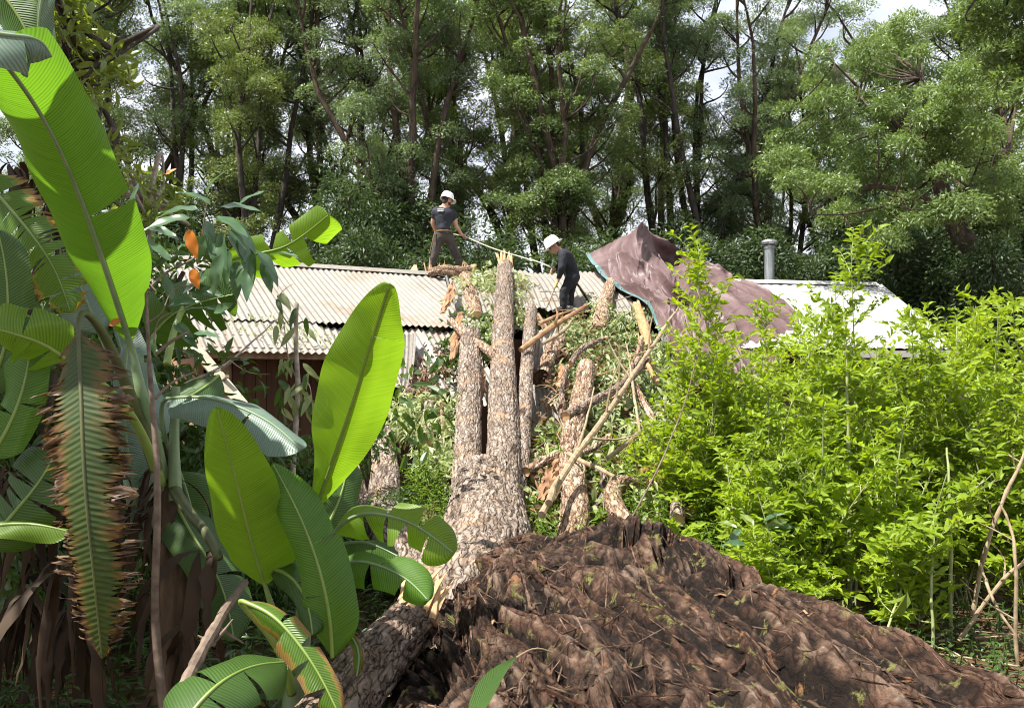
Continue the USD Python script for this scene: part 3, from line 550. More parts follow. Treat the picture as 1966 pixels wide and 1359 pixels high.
stem('stem', [(1095, 1060, 6.6), (1104, 980, 7.3), (1095, 890, 8.5), (1110, 790, 10.2), (1126, 705, 11.9)], [.12, .12, .115, .12, .12], 90, 320, m_bark2, 'reddish stem among cut foliage right of the main stem', 10, .05, .016, cap=-1)
stem('stem', [(1222, 1090, 6.0), (1215, 1035, 6.4), (1190, 990, 6.9), (1176, 950, 7.4), (1200, 925, 7.9), (1240, 938, 8.2)], [.06, .085, .08, .075, .065, .05], 48, 160, m_bark2, 'curved reddish bough arching behind the root base', 12, .04, .008)
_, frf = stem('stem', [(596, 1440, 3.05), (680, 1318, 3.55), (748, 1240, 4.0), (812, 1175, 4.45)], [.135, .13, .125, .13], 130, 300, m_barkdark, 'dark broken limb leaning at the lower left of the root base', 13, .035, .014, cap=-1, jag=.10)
obj('splinter', splinters(P(808, 1180, 4.35) + np.array([0, -.06, .05]), P(830, 1160, 4.6) - P(790, 1195, 4.2) + np.array([0, -.1, .25]), 16, .10, .26, 15), m_wood, ft, label='orange splinters on the broken limb end')
stem('branch', [(962, 693, 11.95), (930, 668, 12.1), (900, 650, 12.5), (878, 630, 12.9), (866, 615, 13.2)], [.085, .065, .055, .05, .045], 32, 90, m_bark2, 'curved pale branch crossing from the main stem to the left', 16, .03, .005)
stem('branch_stub', [(922, 727, 11.2), (908, 712, 11.2), (894, 698, 11.3)], [.035, .03, .025], 16, 30, m_barkdark, None, 17, .02, .003)
# loose flakes and fibres of bark standing off the base
def flakes(n, seed, Lr, Wr, th_r, lift, i0=10, i1=NY - 14, j0=40, j1=NTH - 40):
    rg = np.random.default_rng(seed); iy, it = rg.integers(i0, i1, n), rg.integers(j0, j1, n)
    o = V[iy, it]; e = unit(V[np.minimum(iy + 9, NY - 1), it] - V[np.maximum(iy - 9, 0), it]); sdir = unit(V[iy, np.minimum(it + 9, NTH - 1)] - V[iy, np.maximum(it - 9, 0)])
    nn = unit(np.cross(sdir, e)); nn = np.where((nn[:, 2:] < 0) & (np.abs(nn[:, 2:]) > .2), -nn, nn)
    ang = rg.normal(size=n) * .12 + np.where(it > NTH * .56, rg.normal(size=n) * .3, 0); d = e * np.cos(ang)[:, None] + sdir * np.sin(ang)[:, None]; dr = rg.choice([-1, 1], n); d = d * dr[:, None]; s_ = np.cross(nn, d); y0 = yy[iy]
    L, W, T = rg.uniform(*Lr, n), rg.uniform(*Wr, n), rg.uniform(*th_r, n); li = rg.uniform(0, lift, n); rings = []
    for u, w, t in ((0, .25, .4), (.2, .9, .9), (.4, 1, 1), (.6, 1, 1), (.8, .85, .8), (1, .25, .35)):
        w_ = W * w * rg.uniform(.7, 1.3, n); iu = np.clip(np.searchsorted(yy, y0 + dr * L * (u - .4)), 0, NY - 1); ju = np.clip(it + (ang * dr * L * (u - .4) * 230).astype(int), 0, NTH - 1)
        c = V[iu, ju] + nn * (L * li * u ** 1.6 - .003)[:, None] + s_ * (W * .35 * rg.normal(size=n))[:, None]
        rings.append(np.stack([c - s_ * w_[:, None] / 2, c - s_ * w_[:, None] * .45 + nn * (T * t)[:, None], c + s_ * w_[:, None] * .45 + nn * (T * t * rg.uniform(.5, 1, n))[:, None], c + s_ * w_[:, None] / 2], 1))
    R = np.stack(rings, 1).reshape(n, 24, 3); f = np.vstack([tri(grid_faces(6, 4, True)), [[0, 2, 1], [0, 3, 2], [20, 21, 22], [20, 22, 23]]])
    return R.reshape(-1, 3), (np.arange(n)[:, None, None] * 24 + f[None]).reshape(-1, 3), np.stack([np.repeat(rg.uniform(.45, 1.0, n), 24), np.repeat(rg.uniform(.0, 1.0, n), 24)], 1)
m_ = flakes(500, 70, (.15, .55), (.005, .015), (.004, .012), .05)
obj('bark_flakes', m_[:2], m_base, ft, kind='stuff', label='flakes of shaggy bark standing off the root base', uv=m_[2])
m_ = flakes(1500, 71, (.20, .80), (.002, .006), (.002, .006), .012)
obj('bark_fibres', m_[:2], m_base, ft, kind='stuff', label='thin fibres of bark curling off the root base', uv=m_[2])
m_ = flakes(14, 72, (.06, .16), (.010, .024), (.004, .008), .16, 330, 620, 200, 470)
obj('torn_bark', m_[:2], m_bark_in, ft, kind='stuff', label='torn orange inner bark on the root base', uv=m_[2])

# ------------------------------------------------------------------ logs and branches lying apart
def log(name, label, pix, radii, mat, seed, cat_='log', cell=.05, depth=.016, jag=0, both=True, group=None, nc=56, nl=150, wood=None):
    pts = [P(*p) for p in pix]
    t = thing(name, label, cat_, pts[0], group)
    m, fr = bark_tube(pts, radii, nc, nl, cell, 5.0, depth, seed, .06)
    obj('bark', m[:2], mat, t, smooth=True, uv=m[2])
    for i in ((0, -1) if both else (-1,)):
        obj('broken_end' if jag else 'cut_end', end_cap(fr, i, jag if i == -1 else 0, seed + i), wood or m_wood, t)
    return t, fr
log('cut_log', 'stout cut log lying on the roof just right of the chainsaw', [(912, 612, 14.6), (905, 575, 15.4), (893, 532, 16.6)], [.135, .13, .12], m_bark2, 80)
log('cut_log', 'short log with reddish sawn face leaning over the bent roof sheet', [(1040, 722, 12.4), (1052, 690, 13.0), (1072, 655, 13.7)], [.10, .11, .12], m_bark2, 81, wood=m_bark2)
log('cut_log', 'grey log standing against the lower corner of the tarpaulin', [(1148, 640, 14.3), (1160, 590, 15.2), (1174, 543, 16.4)], [.14, .125, .105], m_bark2, 82)
log('cut_log', 'thick bark slab log lying along the bent eave left of the stems', [(775, 752, 12.1), (815, 757, 12.2), (862, 752, 12.3)], [.06, .085, .06], m_barkdark, 83)
log('cut_log', 'shaggy orange log at the feet of the standing worker', [(825, 524, 16.7), (850, 519, 16.6), (884, 522, 16.7), (905, 516, 16.8)], [.07, .10, .12, .07], m_bark2, 84, jag=.12)
log('cut_log', 'small upright stump piece below the bent eave, left of the sawn stem', [(818, 850, 9.8), (820, 815, 10.3), (826, 778, 10.8)], [.085, .085, .08], m_bark, 85)
log('cut_log', 'slim reddish trunk piece leaning upright left of the long bare pole', [(1208, 850, 10.0), (1204, 800, 10.8), (1195, 742, 11.6)], [.07, .065, .06], m_bark2, 86)
log('cut_log', 'orange split log under the hanging edge of the tarpaulin', [(1246, 665, 13.3), (1238, 635, 13.9), (1224, 588, 14.6)], [.05, .085, .06], m_stick2, 87, jag=.15)
log('cut_log', 'pale bent log beyond the right shoulder of the root base', [(1300, 1000, 6.9), (1302, 960, 7.3), (1296, 925, 7.8), (1268, 905, 8.2)], [.06, .06, .05, .04], m_bark, 88, cell=.04, depth=.006)
log('cut_log', 'small cream log lying on the litter right of the pale bent log', [(1325, 985, 7.2), (1330, 945, 7.6), (1350, 905, 8.0)], [.05, .055, .04], m_bark, 89, cell=.05, depth=.004)
for k_, (lab, pix, rad) in enumerate([
    ('broken limb lying under the long bare pole at its middle', [(1085, 800, 9.6), (1140, 770, 10.2), (1200, 735, 10.8), (1240, 690, 11.4)], [.06, .055, .05, .04]),
    ('dark knotty limb crossing low behind the pole foot', [(1010, 905, 8.3), (1060, 880, 8.6), (1120, 868, 8.9), (1165, 840, 9.2)], [.05, .05, .045, .03]),
    ('steep broken limb right of the bent grey roof sheet', [(1075, 900, 8.8), (1085, 830, 9.9), (1078, 760, 11.0), (1090, 705, 12.0)], [.045, .045, .04, .03]),
    ('bare limb pointing up toward the tarpaulin hem', [(1180, 770, 10.4), (1215, 705, 11.4), (1232, 650, 12.4)], [.05, .045, .03]),
    ('short crooked limb under the thick orange branch', [(1095, 700, 12.1), (1120, 668, 12.6), (1160, 650, 12.9)], [.045, .04, .03]),
    ('grey limb slanting down right of the small reddish trunk piece', [(1215, 735, 10.9), (1245, 790, 10.2), (1270, 850, 9.4)], [.04, .04, .03]),
    ('crooked limb beside the bottom of the reddish stem', [(1140, 985, 7.5), (1160, 930, 8.0), (1150, 880, 8.5)], [.04, .04, .025]),
    ('broken bough hanging between the sawn stem and the eave', [(835, 900, 9.2), (850, 840, 9.9), (846, 775, 10.8)], [.04, .035, .025])]):
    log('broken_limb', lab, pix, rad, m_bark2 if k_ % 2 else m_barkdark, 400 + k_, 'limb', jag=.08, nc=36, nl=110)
for k_, (lab, pix) in enumerate([
    ('long slab of orange inner bark hanging left of the main stem', [(868, 690, 12.3), (878, 640, 13.0), (882, 600, 13.8)]),
    ('curled bark slab lying between the two tall stems', [(918, 800, 10.6), (921, 745, 11.2), (925, 705, 11.8)]),
    ('reddish bark slab standing beside the reddish stem', [(1082, 790, 10.9), (1084, 745, 11.5), (1078, 700, 12.2)]),
    ('wide bark slab thrown over the litter right of the curved bough', [(1255, 925, 7.9), (1290, 905, 8.1), (1330, 900, 8.2)]),
    ('torn bark slab below the brown dead leaves by the pole foot', [(1040, 960, 7.6), (1060, 915, 8.1), (1075, 880, 8.5)]),
    ('ragged bark slab at the edge of the weathered roof above the sawn stem', [(850, 600, 14.0), (862, 570, 14.6), (868, 540, 15.3)])]):
    pts_ = spl([P(*p) for p in pix], 14); t_, a_, b_ = frames(pts_, up=(0, -.6, .8)); rgk = np.random.default_rng(420 + k_); th_ = np.linspace(-.75, .75, 8); w_ = .085 * (.7 + .5 * rgk.uniform(size=14)) * np.sin(np.linspace(.5, PI - .4, 14))
    V_ = pts_[:, None] + w_[:, None, None] * (np.sin(th_)[None, :, None] * 1.2 * b_[:, None] + (np.cos(th_) - .7)[None, :, None] * a_[:, None]); V_ = V_ + .012 * rgk.normal(size=V_.shape)
    Vb_ = V_ - .018 * a_[:, None]
    ring_ = np.concatenate([V_, Vb_[:, ::-1]], 1)
    sl = thing('bark_slab', lab, 'bark', pts_[0]); obj('slab', (ring_.reshape(-1, 3), tri(grid_faces(14, 16, True))), m_bark_in, sl)
# orange splintered wedge and chips by the standing worker
w = thing('wood_chips', 'fresh orange wood splinters standing between the feet of the standing worker', 'wood splinters', P(850, 515, 16.9))
rg = np.random.default_rng(90)
for k in range(9):
    x = rg.uniform(818, 900); c = P(x, 516, 16.85 + rg.uniform(-.1, .15)); d = unit([rg.normal() * .5, rg.normal() * .2, 1.0])
    obj('splinter', splinters(c, d, 2, .06, rg.uniform(.12, .30), 200 + k), m_wood, w)
wd = thing('wood_wedge', 'flat orange wood wedge on the ridge left of the standing worker', 'wood piece', P(792, 526, 16.8))
obj('wedge', slab([P(782, 527, 16.8), P(803, 527, 16.8), P(800, 509, 16.95), P(795, 508, 16.95)], .05, [0, 1, .1]), m_wood, wd)

def branch(label, pix, radii, mat, seed=0, cat_='branch', twigs=0, name='broken_branch', twl=.35, group=None, sides=9):
    pts = np.array([P(*p) for p in pix]); rg = np.random.default_rng(300 + seed)
    n = max(12, int(len(pix) * 8)); p = spl(pts, n)
    p = p + .05 * np.stack([meshkit.fbm(p * 3.2 + seed + 9 * k, 3, 3 + k) - .5 for k in range(3)], -1) * np.linspace(.3, 1, n)[:, None]
    t = thing(name, label, cat_, pts[0], group)
    r = np.interp(np.linspace(0, 1, n), np.linspace(0, 1, len(radii)), radii) * (1 + .16 * rg.normal(size=n) * .5)
    obj('stem', tube(p, r, sides), mat, t, smooth=35)
    for _ in range(twigs):
        i = rg.integers(n // 4, n - 1); d = unit(p[min(i + 1, n - 1)] - p[i - 1]); side = unit(np.cross(d, rg.normal(size=3)))
        e = unit(d * .7 + side) * twl * rg.uniform(.4, 1.2)
        obj('twig', tube([p[i], p[i] + e * .5 + .03 * rg.normal(size=3), p[i] + e], [r[i] * .5, r[i] * .38, r[i] * .12], 5, 7), mat, t)
    return t
branch('long bare pale pole leaning diagonally across the cut foliage', [(1040, 988, 6.6), (1085, 905, 7.3), (1150, 815, 8.2), (1210, 728, 9.1), (1250, 668, 9.8), (1312, 578, 10.8)], [.030, .030, .028, .026, .022, .010], m_stick, 1, twigs=7, twl=.5)
branch('forked stub end beside the foot of the long bare pole', [(1054, 965, 6.65), (1064, 935, 6.9), (1072, 912, 7.1)], [.03, .026, .01], m_stick, 2)
branch('thick orange branch lying across the pile below the bending worker', [(1000, 672, 12.2), (1040, 642, 12.6), (1080, 615, 13.0), (1126, 587, 13.6)], [.042, .045, .036, .03], m_bark_in, 3, twigs=2)
branch('thinner forked branch just above the thick orange branch', [(1035, 622, 13.6), (1065, 608, 13.9), (1100, 596, 14.2)], [.03, .028, .012], m_bark_in, 4, twigs=2)
branch('dark branch leaning on the bent sheet under the thick orange branch', [(1040, 660, 12.9), (1075, 640, 13.2), (1100, 612, 13.7)], [.03, .028, .012], m_stick, 5)
branch('slender pale rod rising from the foot of the pole to the right', [(1062, 960, 7.4), (1100, 880, 8.2), (1128, 800, 9.0), (1140, 745, 9.7)], [.016, .015, .012, .007], m_stick, 6)
branch('thin upright stick right of the reddish stem', [(1230, 860, 9.3), (1222, 790, 10), (1212, 720, 10.8), (1202, 655, 11.5)], [.018, .016, .014, .006], m_stick, 7, twigs=3)
branch('twisted pale bough at the edge of the shrubs, right of the pole', [(1165, 880, 8.2), (1205, 848, 8.6), (1240, 828, 8.9), (1278, 822, 9.1)], [.022, .024, .02, .01], m_stick, 8, twigs=3)
branch('straight light stick lying low from the pole towards the root base', [(1090, 870, 8.2), (1130, 892, 7.9), (1180, 915, 7.6)], [.025, .022, .016], m_stick, 9, twigs=2)
branch('forked pale sticks jutting over the litter right of the curved bough', [(1230, 905, 7.6), (1280, 885, 7.9), (1330, 860, 8.2)], [.028, .025, .012], m_stick2, 10, twigs=6, twl=.6)
branch('crossed dry stick in the clearing left of the yellow green shrubs', [(1270, 930, 7.6), (1310, 900, 7.9), (1355, 835, 8.4)], [.02, .018, .008], m_stick, 11, twigs=6, twl=.5)
branch('leaning reddish stick in front of the hanging tarpaulin edge', [(1262, 735, 11.4), (1240, 690, 12), (1225, 640, 12.6)], [.03, .03, .012], m_stick2, 12, twigs=3)
branch('pale dead branch leaning across the lower left corner', [(322, 1400, 2.75), (356, 1310, 2.9), (405, 1215, 3.1), (440, 1160, 3.25), (470, 1112, 3.4)], [.023, .022, .020, .018, .014], m_saptwig, 13, twigs=3, twl=.14)
branch('thin stick crossing over the roof from the small vine', [(305, 765, 5.6), (350, 740, 5.8), (430, 700, 6.1), (500, 640, 6.4), (545, 605, 6.6)], [.012, .010, .008, .006, .003], m_greytwig, 14, twigs=3, twl=.3)
# many small sticks strewn through the pile: one countless litter
rg = np.random.default_rng(95); parts = []
def pile_D(py): return np.interp(py, [500, 525, 600, 700, 750, 850, 950, 1020], [17.3, 16.6, 15.2, 12.8, 11.6, 9.8, 8.2, 7.3])
from shapely.geometry import Polygon, Point
def scatter_px(poly, n, rg):
    pg = Polygon(poly); x0, y0, x1, y1 = pg.bounds; out = []
    while len(out) < n:
        q = rg.uniform((x0, y0), (x1, y1), (n * 2, 2))
        out += [a for a in q if pg.contains(Point(a)) and not (1040 < a[0] < 1118 and 450 < a[1] < 596)]
    return np.array(out[:n])
pile = [(885, 530), (950, 515), (1130, 560), (1180, 555), (1245, 610), (1290, 700), (1330, 860), (1360, 1000), (1010, 1010), (1010, 850), (1070, 720), (1010, 640), (930, 640), (870, 700), (850, 640)]
for x, y in scatter_px(pile, 330, rg):
    o = P(x, y, pile_D(y) + rg.uniform(-.35, .2)); d = unit(rg.normal(size=3) * [1, .8, .5]) * rg.uniform(.15, .6)
    r = rg.uniform(.005, .014)
    parts.append(tube([o, o + d * .5 + .04 * rg.normal(size=3), o + d], [r, r * .8, r * .3], 5, 5))
obj('stick_litter', cat(parts[:170]), m_stick, label='pale snapped twigs strewn through the cut foliage', cat='twigs', kind='stuff')
obj('stick_litter', cat(parts[170:]), m_stick2, label='orange snapped twigs strewn through the cut foliage', cat='twigs', kind='stuff')
# cut foliage: sprays of leaves hanging on the pile
def sprays(px, rg, per, L, W, spread, jd=.3, Doff=0.0, down=.35):
    B, Dd, N, LL, WW = [], [], [], [], []
    for x, y in px:
        o = P(x, y, pile_D(y) + Doff + rg.uniform(-jd, jd * .6)); ax = unit(rg.normal(size=3) * [1, .7, .45] + [0, 0, -.1]); n = rg.integers(per // 2, per + 1)
        if y < 640 and abs(x - 1080) < 75: o = o + [0, .5, -.1]
        u = rg.uniform(-.5, 1, n)[:, None] * spread
        B.append(o + ax * u + rg.normal(size=(n, 3)) * spread * .22); Dd.append(ax * .5 + rg.normal(size=(n, 3)) * .8 - [0, 0, down]); N.append(rg.normal(size=(n, 3)) * .7 + [-.2, -.5, .8])
        LL.append(rg.uniform(.7, 1.3, n) * L); WW.append(rg.uniform(.7, 1.3, n) * W)
    B = np.vstack(B)
    return leaf_cards(B, np.vstack(Dd), np.vstack(N), np.concatenate(LL), np.concatenate(WW), 2, .25, .3)
def foliage(label, poly, n, per, L, W, seed, mat=m_cutleaf, **k):
    rg = np.random.default_rng(seed)
    obj('fallen_foliage', sprays(scatter_px(poly, n, rg), rg, per, L, W, .22, **k), mat, label=label, cat='cut foliage', kind='stuff')
foliage('pale crushed foliage covering the roof round the bending worker', [(985, 530), (1125, 530), (1150, 560), (1180, 620), (1100, 650), (1030, 590), (985, 640)], 210, 16, .13, .042, 101)
foliage('drying foliage packed between the cut log and the main stem', [(885, 525), (955, 515), (952, 690), (905, 640), (875, 660), (868, 590)], 170, 15, .14, .045, 102)
foliage('heap of cut leafy branches under the tarpaulin edge', [(1090, 640), (1180, 600), (1240, 600), (1290, 690), (1300, 790), (1240, 850), (1140, 800), (1070, 720)], 260, 15, .13, .044, 103)
foliage('leafy cut branches hanging low right of the main stem', [(1040, 830), (1130, 720), (1230, 830), (1300, 860), (1360, 930), (1370, 1010), (1020, 1010), (1010, 930)], 215, 15, .14, .046, 104)
foliage('green leafy tangle deep in the heap under the tarpaulin', [(1090, 640), (1180, 600), (1290, 690), (1300, 790), (1240, 850), (1070, 740)], 120, 15, .12, .044, 121, mat=m_shade_leaf, Doff=.1)
foliage('brown dead leaves hanging in the heap right of the stems', [(1030, 700), (1150, 610), (1290, 690), (1340, 900), (1340, 1000), (1020, 1000)], 150, 11, .12, .04, 122, mat=m_dryleaf)
foliage('fresh green sprigs over the lower heap beside the pole', [(1040, 850), (1220, 830), (1360, 930), (1370, 1010), (1020, 1010)], 120, 14, .11, .038, 123, mat=m_weed)
foliage('drooping fresh green foliage left of the sawn stem', [(745, 790), (800, 765), (866, 770), (872, 800), (860, 930), (830, 900), (820, 830), (760, 830)], 150, 16, .13, .040, 105, mat=m_cutleaf)
foliage('green leaf bunches at the top of the sawn left stem', [(862, 610), (945, 600), (945, 680), (905, 660), (870, 720), (850, 690)], 110, 15, .13, .042, 106, mat=m_shade_leaf)
foliage('dead leaves and bark scraps gathered on the bent eave', [(780, 690), (855, 665), (862, 745), (800, 755)], 60, 10, .10, .04, 107, mat=m_dryleaf, Doff=.35)
foliage('sparse dry leaf scraps on the weathered roof', [(420, 600), (560, 612), (640, 640), (640, 660), (440, 640)], 34, 9, .07, .028, 108, mat=m_cutleaf, Doff=-2.2, jd=.2)

# green weeds round the foot of the stems
def weeds(label, pts, H, per, L, W, seed, mat=m_weed):
    rg = np.random.default_rng(seed); B, Dd, N, tw = [], [], [], []
    for x, y, D in pts:
        o = P(x, y, D); o = o * [1, 1, 0] + [0, 0, max(0.0, o[2] - H)]
        ax = unit(rg.normal(size=3) * [.35, .35, 0] + [0, 0, 1]); h = H * rg.uniform(.6, 1.15)
        u = np.linspace(.15, 1, per)[:, None]
        B.append(o + ax * h * u); th = rg.uniform(0, 7) + np.arange(per) * 2.4
        Dd.append(np.stack([np.cos(th), np.sin(th), .15 + 0 * th], 1) + rg.normal(size=(per, 3)) * .2); N.append(np.tile([0, 0, 1.0], (per, 1)) + rg.normal(size=(per, 3)) * .25)
        tw.append(tube([o, o + ax * h], [.005, .002], 4))
    B = np.vstack(B); n = len(B)
    return cat([leaf_cards(B, np.vstack(Dd), np.vstack(N), rg.uniform(.7, 1.3, n) * L, rg.uniform(.7, 1.2, n) * W, 2, .2, .35)] + tw)
rg = np.random.default_rng(110)
pp = [(x, y, np.interp(y, [800, 1010], [9.5, 6.8]) + rg.uniform(-.5, .3)) for x, y in scatter_px([(770, 850), (850, 830), (862, 980), (840, 1010), (770, 990)], 120, rg)]
obj('weeds', weeds('', pp, .5, 15, .075, .022, 111), m_weed, label='bright green weeds left of the thick lower stem', cat='weeds', kind='stuff')
pp = [(x, y, np.interp(y, [850, 1030], [8.2, 6.4]) + rg.uniform(-.3, .3)) for x, y in scatter_px([(1020, 960), (1150, 940), (1260, 900), (1400, 930), (1400, 1040), (1200, 1000), (1020, 1020)], 150, rg)]
obj('weeds', weeds('', pp, .4, 14, .07, .022, 112), m_weed, label='bright green weeds behind the root base', cat='weeds', kind='stuff')
pp = [(rg.uniform(640, 860), 0, 0) for _ in range(1)]
pts = [(x, HY + (CZ - .28) / D * F, D) for x, D in zip(rg.uniform(520, 830, 150), rg.uniform(5.0, 8.5, 150))]
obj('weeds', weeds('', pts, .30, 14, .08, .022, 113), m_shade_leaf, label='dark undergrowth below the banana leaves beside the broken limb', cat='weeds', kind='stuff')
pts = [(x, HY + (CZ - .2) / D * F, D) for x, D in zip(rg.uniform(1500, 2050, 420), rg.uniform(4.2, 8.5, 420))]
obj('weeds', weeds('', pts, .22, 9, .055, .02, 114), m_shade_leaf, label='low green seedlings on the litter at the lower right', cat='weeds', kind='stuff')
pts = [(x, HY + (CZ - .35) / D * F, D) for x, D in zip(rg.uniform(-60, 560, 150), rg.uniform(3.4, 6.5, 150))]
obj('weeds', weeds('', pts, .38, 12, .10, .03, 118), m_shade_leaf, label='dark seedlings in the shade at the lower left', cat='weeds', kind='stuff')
# leaf litter on the ground
rg = np.random.default_rng(115); n = 9000
B = np.stack([rg.uniform(.8, 7.5, n), rg.uniform(2.2, 9.5, n), 0 * np.zeros(n)], 1); B[:, 2] = ground_h(B[:, 0], B[:, 1]) + rg.uniform(.004, .035, n)
obj('leaf_litter', leaf_cards(B, rg.normal(size=(n, 3)) * [1, 1, .22], rg.normal(size=(n, 3)) * .35 + [0, 0, 1], rg.uniform(.05, .11, n), rg.uniform(.018, .04, n), 2, .3, .2), m_dryleaf, label='fallen brown leaves on the ground right of the root base', cat='leaf litter', kind='stuff')
n = 5000
B = np.stack([rg.uniform(-5, 0, n), rg.uniform(2.2, 9.5, n), np.zeros(n)], 1); B[:, 2] = ground_h(B[:, 0], B[:, 1]) + rg.uniform(.004, .05, n)
obj('leaf_litter', leaf_cards(B, rg.normal(size=(n, 3)) * [1, 1, .22], rg.normal(size=(n, 3)) * .35 + [0, 0, 1], rg.uniform(.05, .12, n), rg.uniform(.018, .04, n), 2, .3, .2), m_dryleaf, label='fallen brown leaves in the shade under the banana plants', cat='leaf litter', kind='stuff')
rg = np.random.default_rng(116); parts = []
for k in range(60):
    o = np.array([rg.uniform(1.8, 5.5), rg.uniform(3.6, 8), .02]); th = rg.uniform(0, PI); L = rg.uniform(.2, .9); d = np.array([math.cos(th), math.sin(th), rg.uniform(0, .12)]) * L
    parts.append(tube([o, o + d * .5 + [0, 0, rg.uniform(0, .05)], o + d], [.008, .007, .003], 5, 6))
obj('stick_litter', cat(parts), m_stick, label='small dry sticks on the litter at the lower right', cat='twigs', kind='stuff')

# ------------------------------------------------------------------ tall gum trees
def gum(seed, H, spread, mat, trunkm, label, base=.14, dens=1.35, lean=0.0, nclump=230, leafL=.105, tr=.24, detail=1, per=300):
    rg = np.random.default_rng(seed); t = thing('gum_tree', label, 'tree')
    limbs, tips = [], []
    def limb(p0, d, L, r0, r1, n, wob=.10, up=.12):
        p = [np.array(p0, float)]; d = unit(d)
        for _ in range(n):
            d = unit(d + wob * rg.normal(size=3) + [0, 0, up]); p.append(p[-1] + d * L / n)
        p = np.array(p); limbs.append(tube(p, np.linspace(r0, r1, n + 1), 8 if r0 > .07 else 5, None, False)); return p, d
    h0 = H * rg.uniform(.22, .36)
    tk, d = limb([0, 0, -.3], [lean + .05 * rg.normal(), .05 * rg.normal(), 1], h0, tr, tr * .82, 6, .035, .05)
    nl = rg.integers(3, 6); lead = []
    for k in range(nl):
        th = 2 * PI * k / nl + rg.uniform(-.5, .5); tilt = rg.uniform(.10, .38) * (0.4 if k == 0 else 1)
        p, dd = limb(tk[-1 if k < 3 else -2], [math.sin(tilt) * math.cos(th) + lean, math.sin(tilt) * math.sin(th), math.cos(tilt)], (H - h0) * rg.uniform(.72, .95), tr * .62, .03, 10, .09, .10)
        lead.append(p)
    for p in lead + [tk]:
        nb = rg.integers(12, 18) if p is not tk else 8
        for j in range(nb):
            u = rg.uniform(.08, 1.0) if p is not tk else rg.uniform(.45, .98)
            i = min(int(u * (len(p) - 1)), len(p) - 2); o = p[i] + (p[i + 1] - p[i]) * rg.uniform()
            th = rg.uniform(0, 2 * PI); L = spread * rg.uniform(.35, 1.0) * (1.1 - .55 * o[2] / H)
            bp, bd = limb(o, [math.cos(th), math.sin(th), rg.uniform(.15, .9)], L, .05, .014, 6, .16, .16)
            tips += [bp[-1], bp[-1] * .45 + bp[3] * .55 + rg.normal(size=3) * .35]
            for _ in range(rg.integers(1, 4)):
                q, _d = limb(bp[rg.integers(2, 6)], rg.normal(size=3) * [1, 1, .5] + [0, 0, .5], L * rg.uniform(.3, .55), .018, .007, 4, .2, .14); tips.append(q[-1])
        tips.append(p[-1])
    tips = np.array(tips); tips = tips[tips[:, 2] > base * H]; rg.shuffle(tips); tips = tips[:int(nclump * 1.25)]
    n = int(per * dens); B, Dd, N = [], [], []
    for c in tips:
        R = rg.uniform(.26, .62) * (1.15 - .25 * c[2] / H); k = int(n * (R / .54) ** 2)
        v = unit(rg.normal(size=(k, 3))); v[:, 2] = np.where(v[:, 2] < -.35, -v[:, 2], v[:, 2])
        rad = R * rg.uniform(.25, 1.0, k) ** .45
        o = c + v * rad[:, None] * [1, 1, .78]
        B.append(o); Dd.append(v * .7 + rg.normal(size=(k, 3)) * .75 + [0, 0, -.15]); N.append(v * 1.0 + rg.normal(size=(k, 3)) * .42 + [0, -.1, .35])
    B, Dd, N = np.vstack(B), np.vstack(Dd), np.vstack(N); m = len(B)
    obj('trunk', cat(limbs), trunkm, t, smooth=True)
    obj('crown', leaf_cards(B, Dd, N, rg.uniform(.65, 1.3, m) * leafL, rg.uniform(.7, 1.25, m) * leafL * .36, detail, .2, .3), mat, t)
    return t
GL = [('gum tree directly behind the big banana leaf at the upper left', 250, 33, 1.0), ('gum tree with crossing dark limbs behind the orange sapling leaves', 345, 30.5, 1.0), ('gum tree behind the torn light green banana leaf', 430, 31.5, 1.05),
      ('gum tree rising above the left roof ridge, left of the standing worker', 525, 29.5, 1.0), ('slim gum tree behind the left ridge between two thicker trunks', 610, 32.5, 1.0), ('gum tree rising over the roof above the tall banana leaf tip', 700, 30.5, 1.0),
      ('dark gum trunk directly left of the standing worker', 775, 28.5, .98), ('dark gum trunk directly behind the standing worker', 875, 29.5, .95), ('gum tree behind the rope midway between the two workers', 965, 32.5, 1.0),
      ('thick forked gum trunk just left of the bending worker', 1052, 29.2, .97), ('gum trunk directly above the bending worker with bright sky beside it', 1098, 27.8, .93), ('gum tree behind the left slope of the tarpaulin tent', 1165, 33, .96),
      ('gum tree rising straight behind the peak of the tarpaulin', 1240, 30.3, .98), ('gum tree right of the tarpaulin peak', 1335, 31, .95), ('gum tree left of the flue pipe with rounded leaf clumps', 1425, 30, .90),
      ('lower gum tree behind the flue pipe below open sky', 1505, 32, .80), ('gum tree behind the white roof end below open sky', 1600, 31, .74), ('gum tree behind the leaning trunk at the right', 1705, 32, .82), ('gum tree far right beyond the leaning trunk', 1810, 33, .88), ('rightmost gum tree of the row at the picture edge', 1915, 31, .95),
      ('leftmost gum tree of the row behind the yellow green foliage', 140, 32, 1.0)]
var = [dict(seed=s, H=20.5, spread=2.8, mat=m_gum[k], trunkm=(m_trunk, m_trunk2)[s % 2], per=pr) for s, k, pr in ((501, 0, 300), (502, 1, 310), (503, 0, 280), (504, 2, 300), (505, 1, 300), (506, 2, 280))]
protos = []; rg = np.random.default_rng(520)
for i, (lab, px, D, hs) in enumerate(GL):
    loc, rz = P(px, HY, D) * [1, 1, 0], rg.uniform(0, 360); s = hs * rg.uniform(.94, 1.06)
    sc = (s * rg.uniform(.95, 1.12), s * rg.uniform(.95, 1.12), s)
    if i < 5: protos.append(gum(label=lab, **var[i])); place(protos[-1], loc, rz, sc)
    else: copy_of(protos[(i * 3 + i // 5) % 5], loc, rz, sc, lab)
